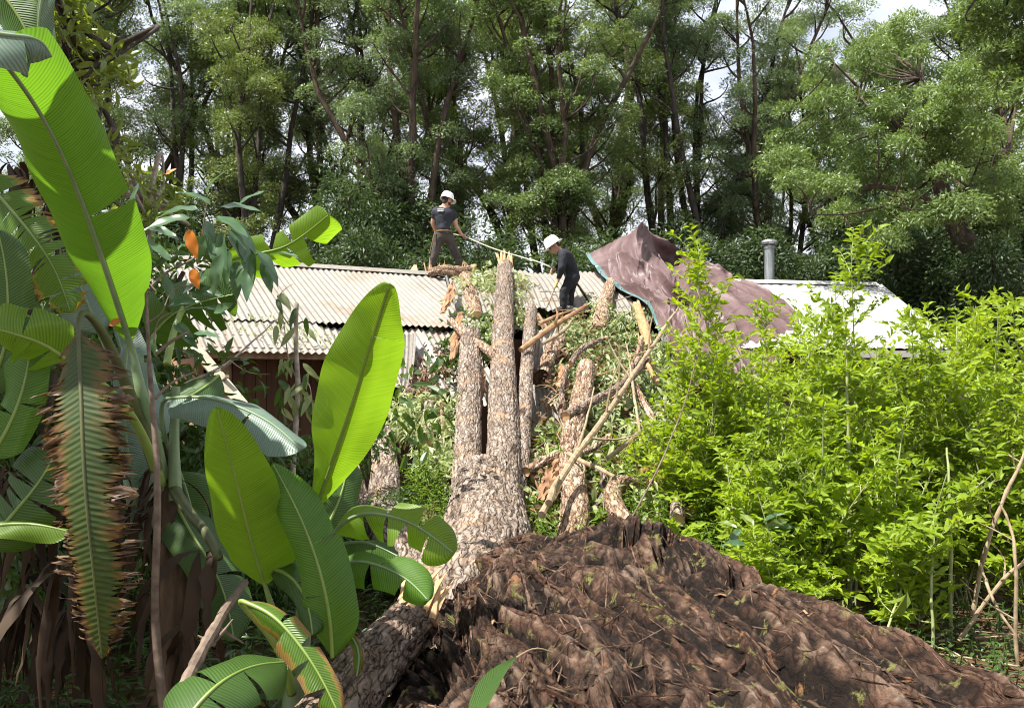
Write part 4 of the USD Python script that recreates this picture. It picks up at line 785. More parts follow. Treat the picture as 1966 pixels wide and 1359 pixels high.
for i in range(6):
    px, D = 100 + i * 340 + rg.uniform(-40, 40), rg.uniform(38, 48)
    hs = (1.05 if px < 1350 else .80) * rg.uniform(.92, 1.05)
    copy_of(protos[(i * 7 + 3) % 5], P(px, HY, D) * [1, 1, 0], rg.uniform(0, 360), hs, 'tall thin gum tree in the far row seen only through gaps between the nearer trees', 'far row of gum trees')
# lower bushy growth behind the roof
def bush(name, label, H, R, seed, mat, nleaf, L, cat_='bush', detail=1):
    rg = np.random.default_rng(seed); t = thing(name, label, cat_); st, tips = [], []
    for k in range(9):
        th = rg.uniform(0, 2 * PI); e = np.array([math.cos(th) * R * rg.uniform(.1, .75), math.sin(th) * R * rg.uniform(.1, .75), H * rg.uniform(.6, .95)])
        p = spl([[0, 0, -.05], e * [.35, .35, .5] + .1 * rg.normal(size=3), e], 8); st.append(tube(p, [.05, .035, .012], 5)); tips += [p[-1], p[5], p[6] + rg.normal(size=3) * .3 * R, p[4] + rg.normal(size=3) * .4 * R, p[3] + rg.normal(size=3) * .35 * R]
    B, Dd, N = [], [], []
    for c in tips:
        k = nleaf // len(tips); v = unit(rg.normal(size=(k, 3))); r = R * rg.uniform(.22, .38)
        o = c + v * (r * rg.uniform(.2, 1, k) ** .4)[:, None]; o[:, 2] = np.maximum(o[:, 2], .05); B.append(o); Dd.append(v + rg.normal(size=(k, 3)) * .6 - [0, 0, .4]); N.append(v * .7 + rg.normal(size=(k, 3)) * .5 + [0, 0, .5])
    B = np.vstack(B); m = len(B)
    obj('stems', cat(st), m_trunk2, t, smooth=True)
    obj('foliage', leaf_cards(B, np.vstack(Dd), np.vstack(N), rg.uniform(.6, 1.3, m) * L, rg.uniform(.7, 1.2, m) * L * .38, detail, .2, .3), mat, t)
    return t
bp = None
for i, (px, D, h, lab) in enumerate([(330, 22, 5.4, 'dark bush behind the left roof end'), (450, 23, 5.0, 'dark bush behind the ridge beside the torn banana leaf'), (575, 22.5, 4.9, 'bush behind the ridge right of the torn banana leaf'), (690, 23, 5.6, 'bush behind the ridge above the tall banana leaf'),
        (950, 24, 5.8, 'bush behind the rope between the workers'), (1130, 25, 5.6, 'bush behind the bending worker and the tarpaulin corner'), (1400, 24, 5.9, 'bush behind the ridge between tarpaulin and flue pipe'), (1560, 25, 5.6, 'bush behind the white ridge right of the flue pipe'), (1760, 20, 5.0, 'dark bush behind the rake edge of the white roof'), (1880, 18, 4.6, 'dark bush below the leaning trunk at the right'), (1950, 21, 6.4, 'tall dark bush at the right edge beyond the shrubs')]):
    if bp is None: bp = bush('bush', lab, 4.2, 1.7, 530, m_bushleaf, 26000, .115); place(bp, P(px, HY, D) * [1, 1, 0], 0, h / 4.2)
    else: copy_of(bp, P(px, HY, D) * [1, 1, 0], rg.uniform(0, 360), (h / 4.2 * rg.uniform(.9, 1.2), h / 4.2, h / 4.2), lab)

for px, D, h, lab in [(290, 27, 7.6, 'tall leafy undergrowth between the trunks behind the orange sapling leaves'), (740, 27, 7.8, 'tall leafy undergrowth left of the standing worker'), (1650, 27, 8.4, 'tall leafy undergrowth behind the end of the white ridge')]:
    copy_of(bp, P(px, HY, D) * [1, 1, 0], rg.uniform(0, 360), (h / 4.2 * .9, h / 4.2 * .9, h / 4.2), lab)
# the nearer tree at the right with the leaning trunk
def clump_tree(name, label, limbs_px, clumps_px, mat, trunkm, seed, per, L, cat_='tree', detail=1, R=(.35, .7), flat=.7, down=.4):
    rg = np.random.default_rng(seed)
    p0 = P(*limbs_px[0][0][0]); t = thing(name, label, cat_, p0 * [1, 1, 0]); lm = []
    for pix, rad in limbs_px: lm.append(tube([P(*p) for p in pix], rad, 10, max(10, len(pix) * 7)))
    B, Dd, N = [], [], []
    ends = np.vstack([[P(*p) for p in pix] for pix, _ in limbs_px])
    for c in clumps_px:
        o0 = P(*c[:3]); r = rg.uniform(*R) * (c[3] if len(c) > 3 else 1); k = int(per * (r / np.mean(R)) ** 2)
        j = ends[np.argmin(np.linalg.norm(ends - o0, axis=1))]; lm.append(tube([j, (j + o0) / 2 + rg.normal(size=3) * .15, o0], [.025, .016, .006], 5, 8))
        v = unit(rg.normal(size=(k, 3))); v[:, 2] = np.where(v[:, 2] < -.4, -v[:, 2], v[:, 2]); o = o0 + v * (r * rg.uniform(.15, 1, k) ** .5)[:, None] * [1, 1, flat]
        B.append(o); Dd.append(v * .6 + rg.normal(size=(k, 3)) * .6 - [0, 0, down]); N.append(v * .7 + rg.normal(size=(k, 3)) * .5 + [0, 0, .4])
    B = np.vstack(B); m = len(B)
    obj('trunk', cat(lm), trunkm, t, smooth=True)
    obj('crown', leaf_cards(B, np.vstack(Dd), np.vstack(N), rg.uniform(.6, 1.3, m) * L, rg.uniform(.7, 1.2, m) * L * .36, detail, .2, .3), mat, t)
    return t
rg = np.random.default_rng(540)
cl = [(x, y, 19.5 + rg.uniform(-2.4, 2.4), rg.uniform(.6, 1.3)) for x, y in scatter_px([(1500, 180), (1600, 75), (1720, 40), (1850, 110), (1935, 200), (1975, 330), (1960, 460), (1840, 470), (1700, 500), (1590, 400), (1490, 330)], 125, rg)]
clump_tree('leaning_tree', 'nearer broad tree at the right with brown leaning trunk and olive crown',
    [([(2120, 735, 18), (2010, 620, 18.3), (1930, 545, 18.6), (1868, 480, 18.9), (1828, 420, 19.1), (1800, 330, 19.3), (1782, 240, 19.5), (1770, 150, 19.6)], [.30, .27, .24, .22, .20, .15, .10, .04]),
     ([(1826, 418, 19.1), (1760, 375, 19.0), (1680, 358, 18.9), (1600, 362, 18.8)], [.10, .07, .05, .015]), ([(1760, 378, 19), (1700, 395, 18.6), (1620, 412, 18.3), (1560, 412, 18.1)], [.05, .035, .022, .008]),
     ([(1840, 440, 19.1), (1880, 390, 19.4), (1930, 300, 19.6), (1950, 200, 19.8)], [.12, .09, .06, .02]), ([(1800, 330, 19.3), (1730, 250, 19.2), (1650, 170, 19.0), (1600, 120, 18.9)], [.08, .06, .04, .015]), ([(1820, 400, 19.1), (1860, 360, 18.8), (1900, 350, 18.7)], [.07, .05, .02])],
    cl, m_gum[0], m_trunk2, 541, 560, .10, R=(.25, .58))
cl = [(x, y, 12 + rg.uniform(-.8, .8), rg.uniform(.8, 1.2)) for x, y in scatter_px([(1850, -140), (2100, -140), (2100, 260), (1985, 240), (1900, 110), (1850, 20)], 46, rg)]
clump_tree('overhanging_tree', 'dark foliage of a near tree hanging into the upper right corner', [([(2350, 900, 12), (2280, 500, 12), (2180, 150, 12), (2060, 0, 12), (1930, -60, 12)], [.22, .18, .13, .07, .02]), ([(2200, 200, 12), (2080, 170, 12), (1985, 150, 12)], [.08, .05, .012])],
    cl, m_gum[0], m_trunk, 543, 480, .10, R=(.22, .45))

# ------------------------------------------------------------------ yellow green shrubs on the right
def shrub(name, label, H, seed, mat, nstem=6, L=.074, W=.036, spread=.5, tw=30, lpt=11, low=.2, cat_='shrub', stemm=None, r0=.0075):
    rg = np.random.default_rng(seed); t = thing(name, label, cat_); st, B, Dd, N, LL = [], [], [], [], []
    for k in range(nstem):
        th = rg.uniform(0, 2 * PI); s = spread * math.sqrt(rg.uniform(.05, 1)); h = H * rg.uniform(.42, 1.0) if k else H
        e = np.array([math.cos(th) * s, math.sin(th) * s, h]) * ([.3, .3, 1] if k == 0 else 1)
        p = spl([[.06 * rg.normal(), .06 * rg.normal(), -.05], e * [.35, .35, .5] + .04 * rg.normal(size=3), e], 24); st.append(tube(p, [r0, r0 * .7, .003], 6))
        for u in rg.uniform(low, 1, tw):
            i = min(int(u * 23), 22); o = p[i]; a = rg.uniform(0, 2 * PI); tl = rg.uniform(.28, .66) * (1.15 - .55 * u) * (H / 2.4)
            d0 = unit([math.cos(a), math.sin(a), rg.uniform(.5, 1.8)]); q = np.array([o + d0 * tl * v + np.array([0, 0, -.22 * tl]) * v * v for v in np.linspace(0, 1, 6)])
            st.append(tube(q, [.0035, .0012], 4, None, False))
            n = lpt; v = np.linspace(.12, 1, n); b = np.stack([np.interp(v, np.linspace(0, 1, 6), q[:, c]) for c in range(3)], 1)
            side = unit(np.cross(d0, [0, 0, 1])); sg = np.where(np.arange(n) % 2, 1, -1)[:, None]
            B.append(b); Dd.append(side * sg + d0 * .6 + rg.normal(size=(n, 3)) * .45 + [0, 0, .3]); N.append(np.array([-.1, -.3, .8]) + rg.normal(size=(n, 3)) * .65); LL.append(rg.uniform(.65, 1.25, n) * L * (1.1 - .2 * u))
    B = np.vstack(B); LL = np.concatenate(LL)
    obj('stems', cat(st), stemm or m_greenstem, t, smooth=True)
    obj('foliage', leaf_cards(B, np.vstack(Dd), np.vstack(N), LL, LL * W / L * rg.uniform(.8, 1.15, len(LL)), 2, .22, .45), mat, t, kind='stuff')
    return t
SH = [  # px, D, height, label
    (1632, 6.5, 2.66, 'tallest yellow green shrub with straight pale stem at the middle of the thicket'),
    (1345, 7.4, 2.78, 'slender shrub with leafy shoot standing up before the tarpaulin'),
    (1470, 7.0, 2.3, 'shrub in front of the flat right part of the tarpaulin'),
    (1545, 8.2, 2.3, 'shrub behind the tallest shrub, left of its stem'),
    (1745, 7.4, 2.28, 'shrub before the white eave, right of the tallest shrub'),
    (1850, 6.6, 2.12, 'shrub under the right corner of the white roof'),
    (1965, 6.2, 2.32, 'shrub at the right picture edge with the highest crown there'),
    (1900, 8.0, 2.45, 'shrub behind the one at the right picture edge'),
    (1385, 8.4, 1.85, 'low shrub beside the litter of pale sticks'),
    (1440, 6.2, 1.35, 'low shrub just over the shoulder of the root base'),
    (1300, 8.8, 1.60, 'small shrub at the foot of the hanging tarpaulin'),
    (1560, 6.0, 1.62, 'mid height shrub left of the tall pale stem'),
    (1720, 5.7, 1.55, 'mid height shrub right of the tall pale stem'),
    (1790, 9.0, 2.3, 'shrub far back below the white rake edge'),
    (1500, 5.6, .95, 'knee high shrub at the edge of the root base'),
    (1240, 8.2, 1.15, 'small bright shrub among cut branches right of the pole'),
    (1195, 7.8, .85, 'little bright shrub over the curved reddish bough'),
    (1475, 9.0, 2.05, 'shrub pressed against the lower tarpaulin'),
    (1610, 7.4, 2.3, 'dense shrub right behind the tall pale stem'),
    (2050, 7.2, 2.35, 'shrub just outside the right edge, its twigs reaching in')]
sp = [None] * 4; rg = np.random.default_rng(560)
cfg = [dict(H=2.66, nstem=6, tw=54, low=.22, spread=.42), dict(H=2.4, nstem=10, tw=34, low=.16, spread=.62), dict(H=2.2, nstem=11, tw=32, low=.14, spread=.68), dict(H=1.5, nstem=10, tw=24, low=.12, spread=.6)]
for i, (px, D, h, lab) in enumerate(SH):
    k = 0 if i in (0, 1) else (3 if h < 1.75 else 1 + i % 2)
    loc = P(px, HY, D) * [1, 1, 0]
    if sp[k] is None: sp[k] = shrub('leafy_shrub', lab, seed=570 + k, mat=m_shrub, **cfg[k]); place(sp[k], loc, 0, h / cfg[k]['H'])
    else:
        z = h / cfg[k]['H']; w = z ** .4 if z < 1 else z; copy_of(sp[k], loc, rg.uniform(0, 360), (w, w, z), lab)
for i, (pix, r, lab) in enumerate([
    ([(1632, 1180, 6.3), (1630, 1000, 6.3), (1628, 800, 6.35), (1622, 640, 6.4), (1618, 560, 6.5)], [.017, .015, .013, .009, .004], 'straight pale green cane in the middle of the thicket'),
    ([(1588, 1122, 6.1), (1578, 1020, 6.1), (1570, 940, 6.1)], [.014, .013, .010], 'short pale cane left of the straight middle cane'),
    ([(1578, 1115, 6.2), (1560, 1040, 6.2), (1550, 960, 6.3)], [.010, .009, .006], 'thin cane leaning left beside the short pale cane'),
    ([(1826, 1235, 5.6), (1825, 1100, 5.6), (1823, 960, 5.6), (1820, 860, 5.7)], [.013, .012, .010, .006], 'upright cane in the shade at the right'),
    ([(1868, 1180, 5.6), (1890, 1060, 5.6), (1925, 960, 5.6), (1975, 850, 5.7)], [.016, .014, .012, .008], 'slanting pale cane rising to the right edge'),
    ([(1840, 1230, 5.4), (1890, 1160, 5.4), (1950, 1090, 5.4), (2010, 1050, 5.4)], [.014, .013, .011, .008], 'lower slanting cane crossing to the right edge'),
    ([(1955, 1300, 5.2), (1950, 1150, 5.2), (1945, 1030, 5.25), (1920, 960, 5.4)], [.012, .011, .010, .006], 'upright cane near the right picture edge'),
    ([(1660, 1330, 5.0), (1700, 1220, 5.2), (1730, 1130, 5.5), (1755, 1060, 5.7)], [.008, .008, .006, .004], 'thin bent cane beside the hanging yellow leaf'),
    ([(1790, 1290, 5.3), (1792, 1200, 5.3), (1788, 1100, 5.4), (1790, 1000, 5.5)], [.010, .009, .008, .005], 'thin upright cane left of the shaded canes'),
    ([(1205, 1010, 6.6), (1330, 720, 7.0), (1345, 600, 7.2), (1342, 500, 7.4)], [.007, .006, .005, .003], 'dark thin shoot behind the root base leading to the leafy top'),
    ([(1880, 1080, 5.5), (1930, 1190, 5.3), (1985, 1260, 5.2)], [.010, .009, .007], 'dry cane dropping towards the lower right edge')]):
    branch(lab, pix, r, m_stick if i in (4, 5, 6, 10) else (m_saptwig if i == 9 else m_greenstem), 40 + i, 'stem', name='plant_cane', twigs=3, twl=.3)
t = thing('curled_leaf', 'pale yellow curled leaf hanging among the canes at the right', 'leaf', P(1725, 1165, 5.2))
obj('blade', leaf_cards(np.array([P(1742, 1135, 5.2), P(1740, 1140, 5.25)]), np.array([[-.10, 0, -.25], [-.2, .1, -.2]]), np.array([[.3, -1, .2], [.8, -.5, .3]]), np.array([.19, .13]), np.array([.07, .05]), 2, .4, .3), m_yellowshrub, t)
t = thing('broad_leaf_seedling', 'broad pale green seedling leaves by the shoulder of the root base', 'seedling', P(1440, 1060, 5.6) * [1, 1, 0])
rg = np.random.default_rng(579)
for k in range(9):
    o = P(1400 + 16 * k, 1060 - rg.uniform(0, 60), 5.7 + rg.uniform(-.2, .2)); obj('leaf', leaf_cards(o[None], rg.normal(size=(1, 3)) * [1, .6, .3], np.array([[0, -.5, 1.0]]) + rg.normal(size=(1, 3)) * .3, .16, .06, 2, .2, .3), m_yellowshrub if k % 2 else m_sapleaf, t)
obj('stem', tube([P(1455, 1170, 5.7), P(1450, 1100, 5.7), P(1470, 1020, 5.7)], [.006, .003], 6, 8), m_greenstem, t)

# green gum leaf lying on the base at the front
t = thing('long_gum_leaf', 'long dark green gum leaf lying on the root base at the front', 'leaf', P(945, 1320, 2.6))
lp = spl([P(905, 1400, 2.22), P(930, 1345, 2.34), P(962, 1300, 2.50), P(1000, 1270, 2.64)], 14); lw = np.array([.010, .018, .024, .027, .028, .028, .026, .024, .021, .017, .012, .007, .003, .001])
sd = unit(np.cross(np.gradient(lp, axis=0), [0, -.55, .8])); up = np.array([0, -.5, .85])
obj('blade', (np.concatenate([lp[:, None] - sd[:, None] * lw[:, None, None] + up * .035, lp[:, None] + up * .030, lp[:, None] + sd[:, None] * lw[:, None, None] + up * .036], 1).reshape(-1, 3), tri(grid_faces(14, 3))), m_blade_deep, t, smooth=True, uv=np.stack([np.tile([0, .5, 1], 14), np.repeat(np.linspace(0, .4, 14), 3)], 1))
obj('leaf_stalk', tube([lp[-2] + up * .032, P(1030, 1262, 2.66) + up * .04, P(1062, 1262, 2.68) + up * .02], [.003, .002], 6, 8), m_stick, t)

# ------------------------------------------------------------------ bananas
def prof(u, base=.16, tip=.20, tipw=.25):
    b = np.clip(u / base, 0, 1); e = np.clip((1 - u) / tip, 0, 1)
    return (.10 + .90 * np.sin(b * PI / 2) ** .9) * (tipw * (e > 0) * e ** .35 + (1 - tipw) * np.sin(e * PI / 2) ** .75) * (1 - .12 * u)
def banana_leaf(parent, pix, wl, wr, mat, face=(0, -1, .25), foldl=.25, foldr=.25, tears_l=(), tears_r=(), seed=0, ribm=None, label=None, petiole=None, pr=(.022, .012), base=.16, tip=.2, curl=.25, gap=.02, flop=.18, nv=10, rough_edge=0.0, wave=.012, tipw=.25, ribr=(.008, .003), side=None, pleat=.0, skew=.16, tear_from=0.0):
    """Blade on both sides of a midrib curve; tears split a side into flaps. face: the direction the upper or lower surface turns to."""
    rg = np.random.default_rng(seed)
    if parent is None: raise ValueError
    NN = 150; mid = spl([P(*p) for p in pix], NN); t = unit(np.gradient(mid, axis=0)); ln = np.r_[0, np.cumsum(np.linalg.norm(np.diff(mid, axis=0), axis=1))]
    fc = np.asarray(face, float); nrm = unit(fc - (t @ fc)[:, None] * t); sd = np.cross(nrm, t)
    if side is not None and (sd[NN // 2] @ np.asarray(side, float)) < 0: sd = -sd
    Lm = ln[-1]; parts = []
    for sgn, W, fo, tears in ((-1, wl, foldl, tears_l), (1, wr, foldr, tears_r)):
        if W <= 0: continue
        ts = [0.0] + sorted(tears) + [1.0]
        for a, b in zip(ts[:-1], ts[1:]):
            nu = max(4, int(Lm * (b - a) * 190)); s = np.linspace(0, 1, nv)
            g = gap * rg.uniform(.4, 1.6)
            fl = flop * rg.normal() if len(ts) > 2 else 0
            U, S = np.meshgrid(np.linspace(0, 1, nu), s, indexing='ij')
            u0 = a + (b - a) * U; ga = (g * (a > 0) * (1 - U) - g * (b < 1) * U) * np.clip((S - tear_from) / (1 - tear_from), 0, 1) ** .8
            u = np.clip(u0 + ga, 0, 1)
            w = W * prof(u, base, tip, tipw)
            if rough_edge: w = w * (1 - rough_edge * rg.uniform(0, 1, (nu, 1)) * S ** 2)
            ue = np.clip(u + skew * S * w / Lm * 1.0 * (1 - u) , 0, 1)
            ix = ue * (NN - 1); i0 = np.clip(ix.astype(int), 0, NN - 2); f = (ix - i0)[..., None]
            m = mid[i0] * (1 - f) + mid[i0 + 1] * f; n_ = nrm[i0]; s_ = sd[i0] * sgn
            ang = fo + fl * np.clip((S - tear_from) * 2, 0, 1) + curl * S * S + .10 * np.sin(u * 9 + sgn + seed) * S
            xx_ = w * S
            h = np.sin(ang) * xx_; o = np.cos(ang) * xx_
            h = h + wave * np.sin(u * Lm * 17 + 2 * S + seed * 1.7) * S ** 2 + pleat * np.sin(u * Lm * 2 * PI * 34) * np.minimum(1, 3 * S)
            V = m + s_ * o[..., None] - n_ * h[..., None]
            UV = np.stack([.5 + sgn * .5 * S, u * Lm], -1)
            parts.append((V.reshape(-1, 3), grid_faces(nu, nv), UV.reshape(-1, 2)))
    m = cat(parts)
    leaf = obj('leaf', m[:2], mat, parent, label=label, smooth=True, uv=m[2])
    e = mid[-1] + 0
    obj('midrib', tube(mid[:NN - 2] - nrm[:NN - 2] * .001, [ribr[0], ribr[0] * .8, ribr[0] * .5, ribr[1]], 8), ribm or m_rib, leaf, smooth=True)
    if petiole: obj('petiole', tube([P(*p) for p in petiole] + [mid[0], mid[3]], list(pr) + [ribr[0]], 10, 26), ribm or m_rib, leaf, smooth=True)
    return leaf
rt = lambda n, sd_, lo=.05, hi=.97: list(np.random.default_rng(sd_).uniform(lo, hi, n))
# the older plant at the left, trunk at px 330
bl = thing('banana_plant', 'large banana plant at the left with brown fibrous stem and a huge arching leaf', 'banana plant', P(330, HY, 3.9) * [1, 1, 0])
ps = spl([P(325, 1560, 3.7), P(332, 1359, 3.75), P(336, 1150, 3.85), P(325, 960, 3.95), P(305, 850, 3.95)], 60)
th = np.linspace(0, 2 * PI, 40, endpoint=False); tt, aa, bb = frames(ps, up=(1, 0, 0))
rr = np.interp(np.linspace(0, 1, 60), [0, .5, .8, 1], [.105, .09, .06, .03])[:, None] * (1 + .10 * np.sin(th[None] * 5 + np.linspace(0, 9, 60)[:, None]) + .07 * np.sin(th[None] * 11 - np.linspace(0, 5, 60)[:, None]))
V = ps[:, None] + rr[..., None] * (np.cos(th)[None, :, None] * aa[:, None] + np.sin(th)[None, :, None] * bb[:, None])
obj('stem', (V.reshape(-1, 3), tri(grid_faces(60, 40, True))), m_pseudo, bl, smooth=True)
def ribbons(pts, seed, n, L, W, parent, name='dry_sheath', mat=m_drystrip, one=True):
    rg = np.random.default_rng(seed); out = []
    for _ in range(n):
        o = np.array(pts[rg.integers(len(pts))]) + rg.normal(size=3) * .02; l = L * rg.uniform(.5, 1.2); w = W * rg.uniform(.5, 1.3); a = rg.uniform(0, 2 * PI); k = 12
        p = [o]; d = unit([math.cos(a) * .7, math.sin(a) * .7, rg.uniform(-.6, .5)])
        for i in range(k - 1): d = unit(d + [0, 0, -.42] + rg.normal(size=3) * .12); p.append(p[-1] + d * l / k)
        p = np.array(p); t_, a_, b_ = frames(p, up=(math.sin(a), -math.cos(a), .1)); ww = w * np.sin(np.linspace(.35, PI - .1, k)) * (1 + .25 * rg.normal(size=k)); tw = np.cumsum(rg.normal(size=k) * .18)
        sdv = np.cos(tw)[:, None] * a_ + np.sin(tw)[:, None] * b_; nn_ = np.cross(t_, sdv)
        V = np.stack([p - sdv * ww[:, None] + nn_ * .3 * ww[:, None], p, p + sdv * ww[:, None] + nn_ * .3 * ww[:, None]], 1)
        out.append((V.reshape(-1, 3), tri(grid_faces(k, 3))))
    if one:
        for o_ in out: obj(name, o_, mat, parent, smooth=True)
    return out
ribbons([ps[i] for i in range(14, 58, 2)], 600, 60, .6, .017, bl)
banana_leaf(bl, [(248, 655, 3.70), (212, 545, 3.46), (165, 410, 3.18), (105, 270, 2.88), (45, 170, 2.66), (-12, 96, 2.5)], .16, .185, m_blade, (.25, -1, -.10), .30, .18, [], [.46], 1, m_ribwax, 'huge translucent green leaf arching up to the left edge', [(318, 960, 3.95), (296, 850, 3.85), (268, 740, 3.7)], (.036, .03), tip=.06, base=.30, curl=.22, tipw=.85, side=(1, 0, 0), ribr=(.013, .007), gap=.008)
banana_leaf(bl, [(-30, 60, 2.5), (25, 68, 2.52), (78, 80, 2.56), (100, 110, 2.6)], .07, .11, m_blade_wax, (.1, -.7, .8), .1, .6, [], [.5], 2, m_ribwax, 'folded over waxy tip of the huge leaf', side=(0, 0, -1), base=.1, tip=.3, tipw=.6)
banana_leaf(bl, [(150, 640, 3.15), (155, 760, 3.05), (162, 920, 2.98), (178, 1090, 2.98), (196, 1265, 3.05)], .205, .19, m_blade_dry, (.1, -1, .1), .28, .2, rt(64, 3), rt(64, 4), 3, m_ribdark, 'withered hanging leaf shredded into brown tipped strips', [(300, 900, 3.85), (235, 720, 3.6), (180, 615, 3.35), (152, 612, 3.18)], (.03, .022), flop=.13, gap=.014, rough_edge=.55, curl=.25, tear_from=.35, wave=.02, base=.14, tip=.3, nv=8, pleat=.001)
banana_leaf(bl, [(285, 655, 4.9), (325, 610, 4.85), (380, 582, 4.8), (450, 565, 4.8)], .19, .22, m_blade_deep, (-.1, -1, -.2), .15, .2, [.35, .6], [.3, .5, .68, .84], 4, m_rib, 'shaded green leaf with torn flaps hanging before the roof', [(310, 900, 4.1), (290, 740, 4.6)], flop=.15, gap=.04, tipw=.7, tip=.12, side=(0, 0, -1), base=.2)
banana_leaf(bl, [(435, 500, 5.0), (485, 488, 4.95), (540, 476, 4.9), (590, 446, 4.85), (632, 412, 4.8)], .10, .17, m_blade_lit, (0, -1, -.3), .1, .15, [.42, .62], [.35, .55, .72], 5, m_rib, 'torn light green leaf pointing up right over the roof', [(320, 700, 4.6), (370, 560, 4.9)], (.02, .016), flop=.22, gap=.05, tipw=.9, tip=.06, side=(0, 0, -1), base=.25)
banana_leaf(bl, [(312, 840, 4.1), (270, 770, 4.2), (240, 690, 4.3), (225, 640, 4.35), (215, 600, 4.4)], .12, .07, m_blade_wax, (-.3, -.9, .3), .25, .55, [.6], [], 6, m_ribwax, 'pale waxy leaf back behind the petiole of the huge leaf', side=(-1, 0, 0), base=.1)
banana_leaf(bl, [(190, 640, 4.3), (165, 575, 4.3), (140, 520, 4.3), (118, 470, 4.3)], .17, .13, m_blade_wax, (.2, -1, .3), .2, .3, [], [.55], 7, m_ribwax, 'blue grey waxy leaf with pale midrib behind the withered leaf', [(300, 900, 4.05), (240, 740, 4.2)], side=(1, 0, 0), base=.2)
banana_leaf(bl, [(322, 765, 3.85), (380, 762, 3.75), (450, 778, 3.65), (520, 812, 3.58), (580, 865, 3.5)], .085, .12, m_blade_wax, (-.1, -.35, 1), .1, .75, [], [.62], 8, m_ribwax, 'arched leaf with blue grey sheen stretching right below the eave', [(330, 960, 3.95), (318, 850, 3.95)], side=(.2, 0, -1), base=.12, tip=.12, tipw=.7)
banana_leaf(bl, [(128, 690, 3.3), (85, 662, 3.25), (40, 645, 3.2), (-30, 625, 3.2)], .12, .15, m_blade_lit, (0, -1, -.1), .1, .35, [.55], [.2, .42, .6], 9, m_rib, 'bright green torn leaf at the left edge with a yellow flap', [(310, 930, 3.9), (200, 740, 3.45)], (.024, .018), flop=.25, gap=.03, side=(0, 0, -1), base=.15, tip=.1, tipw=.9)
banana_leaf(bl, [(335, 960, 3.95), (360, 1010, 3.85), (400, 1075, 3.75), (430, 1140, 3.65), (450, 1230, 3.55)], .12, .13, m_blade_deep, (.3, -.8, .6), .3, .3, [], [.6], 10, m_rib, None, side=(1, 0, 0))
banana_leaf(bl, [(245, 660, 4.0), (238, 760, 3.95), (245, 860, 3.95), (262, 960, 3.95), (270, 1050, 3.95)], .06, .12, m_blade_wax, (.4, -.9, .1), .5, .35, [], [], 11, m_ribwax, 'long pale blue leaf blade hanging behind the petiole', side=(1, 0, 0), base=.1)
banana_leaf(bl, [(420, 720, 4.6), (390, 745, 4.5), (350, 770, 4.4), (315, 800, 4.3)], .16, .10, m_blade_deep, (0, -1, .2), .2, .2, [.4], [], 12, m_rib, None, side=(0, 0, -1))
banana_leaf(bl, [(345, 905, 4.2), (360, 950, 4.2), (375, 1010, 4.2), (385, 1060, 4.2)], .12, .14, m_blade_deep, (.1, -1, .2), .2, .2, [], [], 13, m_ribwax, 'dim green leaf in the shade behind the plant stem', side=(1, 0, 0))
obj('cut_petiole', tube([P(338, 960, 3.9), P(334, 870, 3.92), P(336, 790, 3.95), P(338, 742, 3.95)], [.030, .026, .020, .018], 12, 16), m_ribwax, bl, smooth=True)
obj('cut_petiole', tube([P(268, 540, 3.7), P(280, 500, 3.7), P(291, 455, 3.7)], [.014, .016, .017], 10, 10), m_ribwax, bl, smooth=True)
obj('petiole', tube([P(335, 940, 3.9), P(368, 990, 3.7), P(400, 1030, 3.55), (P(420, 1070, 3.45))], [.028, .022, .018], 10, 20), m_ribdark, bl, smooth=True)
for k, c in enumerate([(348, 1330), (280, 1120), (395, 1200)]):
    ribbons([P(*c, 3.6) + np.array([0, 0, .3])], 610 + k, 5, .5, .022, bl)

# the young plant in front, centre
by = thing('banana_plant', 'young banana plant in the centre with glowing upright lime leaves', 'banana plant', P(615, HY, 3.7) * [1, 1, 0])
sps = [P(560, 1420, 3.6), P(575, 1250, 3.65), P(592, 1120, 3.7), P(606, 1000, 3.7)]
obj('stem', tube(sps, [.055, .045, .032, .020], 16, 30), m_ribwax, by, smooth=True)
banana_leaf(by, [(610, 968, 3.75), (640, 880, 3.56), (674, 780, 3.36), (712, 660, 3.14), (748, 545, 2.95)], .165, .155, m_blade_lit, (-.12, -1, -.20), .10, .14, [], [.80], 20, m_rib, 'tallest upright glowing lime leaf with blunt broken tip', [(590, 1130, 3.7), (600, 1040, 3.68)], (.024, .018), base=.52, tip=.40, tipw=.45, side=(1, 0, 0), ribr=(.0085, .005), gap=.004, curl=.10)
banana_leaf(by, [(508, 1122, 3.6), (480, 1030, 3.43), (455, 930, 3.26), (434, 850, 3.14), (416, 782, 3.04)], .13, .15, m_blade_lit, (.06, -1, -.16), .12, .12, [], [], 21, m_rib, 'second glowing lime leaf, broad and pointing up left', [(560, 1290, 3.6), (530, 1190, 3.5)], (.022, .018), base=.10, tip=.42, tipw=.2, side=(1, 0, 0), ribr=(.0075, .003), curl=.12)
banana_leaf(by, [(638, 1262, 3.35), (634, 1200, 3.34), (612, 1090, 3.34), (575, 990, 3.36), (522, 888, 3.42)], .10, .12, m_blade, (-.15, -1, .35), .2, .25, [.3], [.55], 22, m_rib, 'mid green leaf hanging between the two lime leaves', side=(1, 0, 0), base=.2, tip=.3, gap=.006)
banana_leaf(by, [(640, 1022, 3.7), (682, 990, 3.65), (735, 988, 3.6), (800, 1010, 3.52), (872, 1062, 3.45)], .085, .12, m_blade_lit, (0, -.6, .7), .15, .6, [.45, .7], [.28, .46, .62, .8], 23, m_ribwax, 'torn leaf reaching right over the pale stem', [(592, 1110, 3.7), (615, 1050, 3.72)], (.02, .014), flop=.3, gap=.05, side=(0, 0, -1), base=.15, tip=.12, tipw=.7)
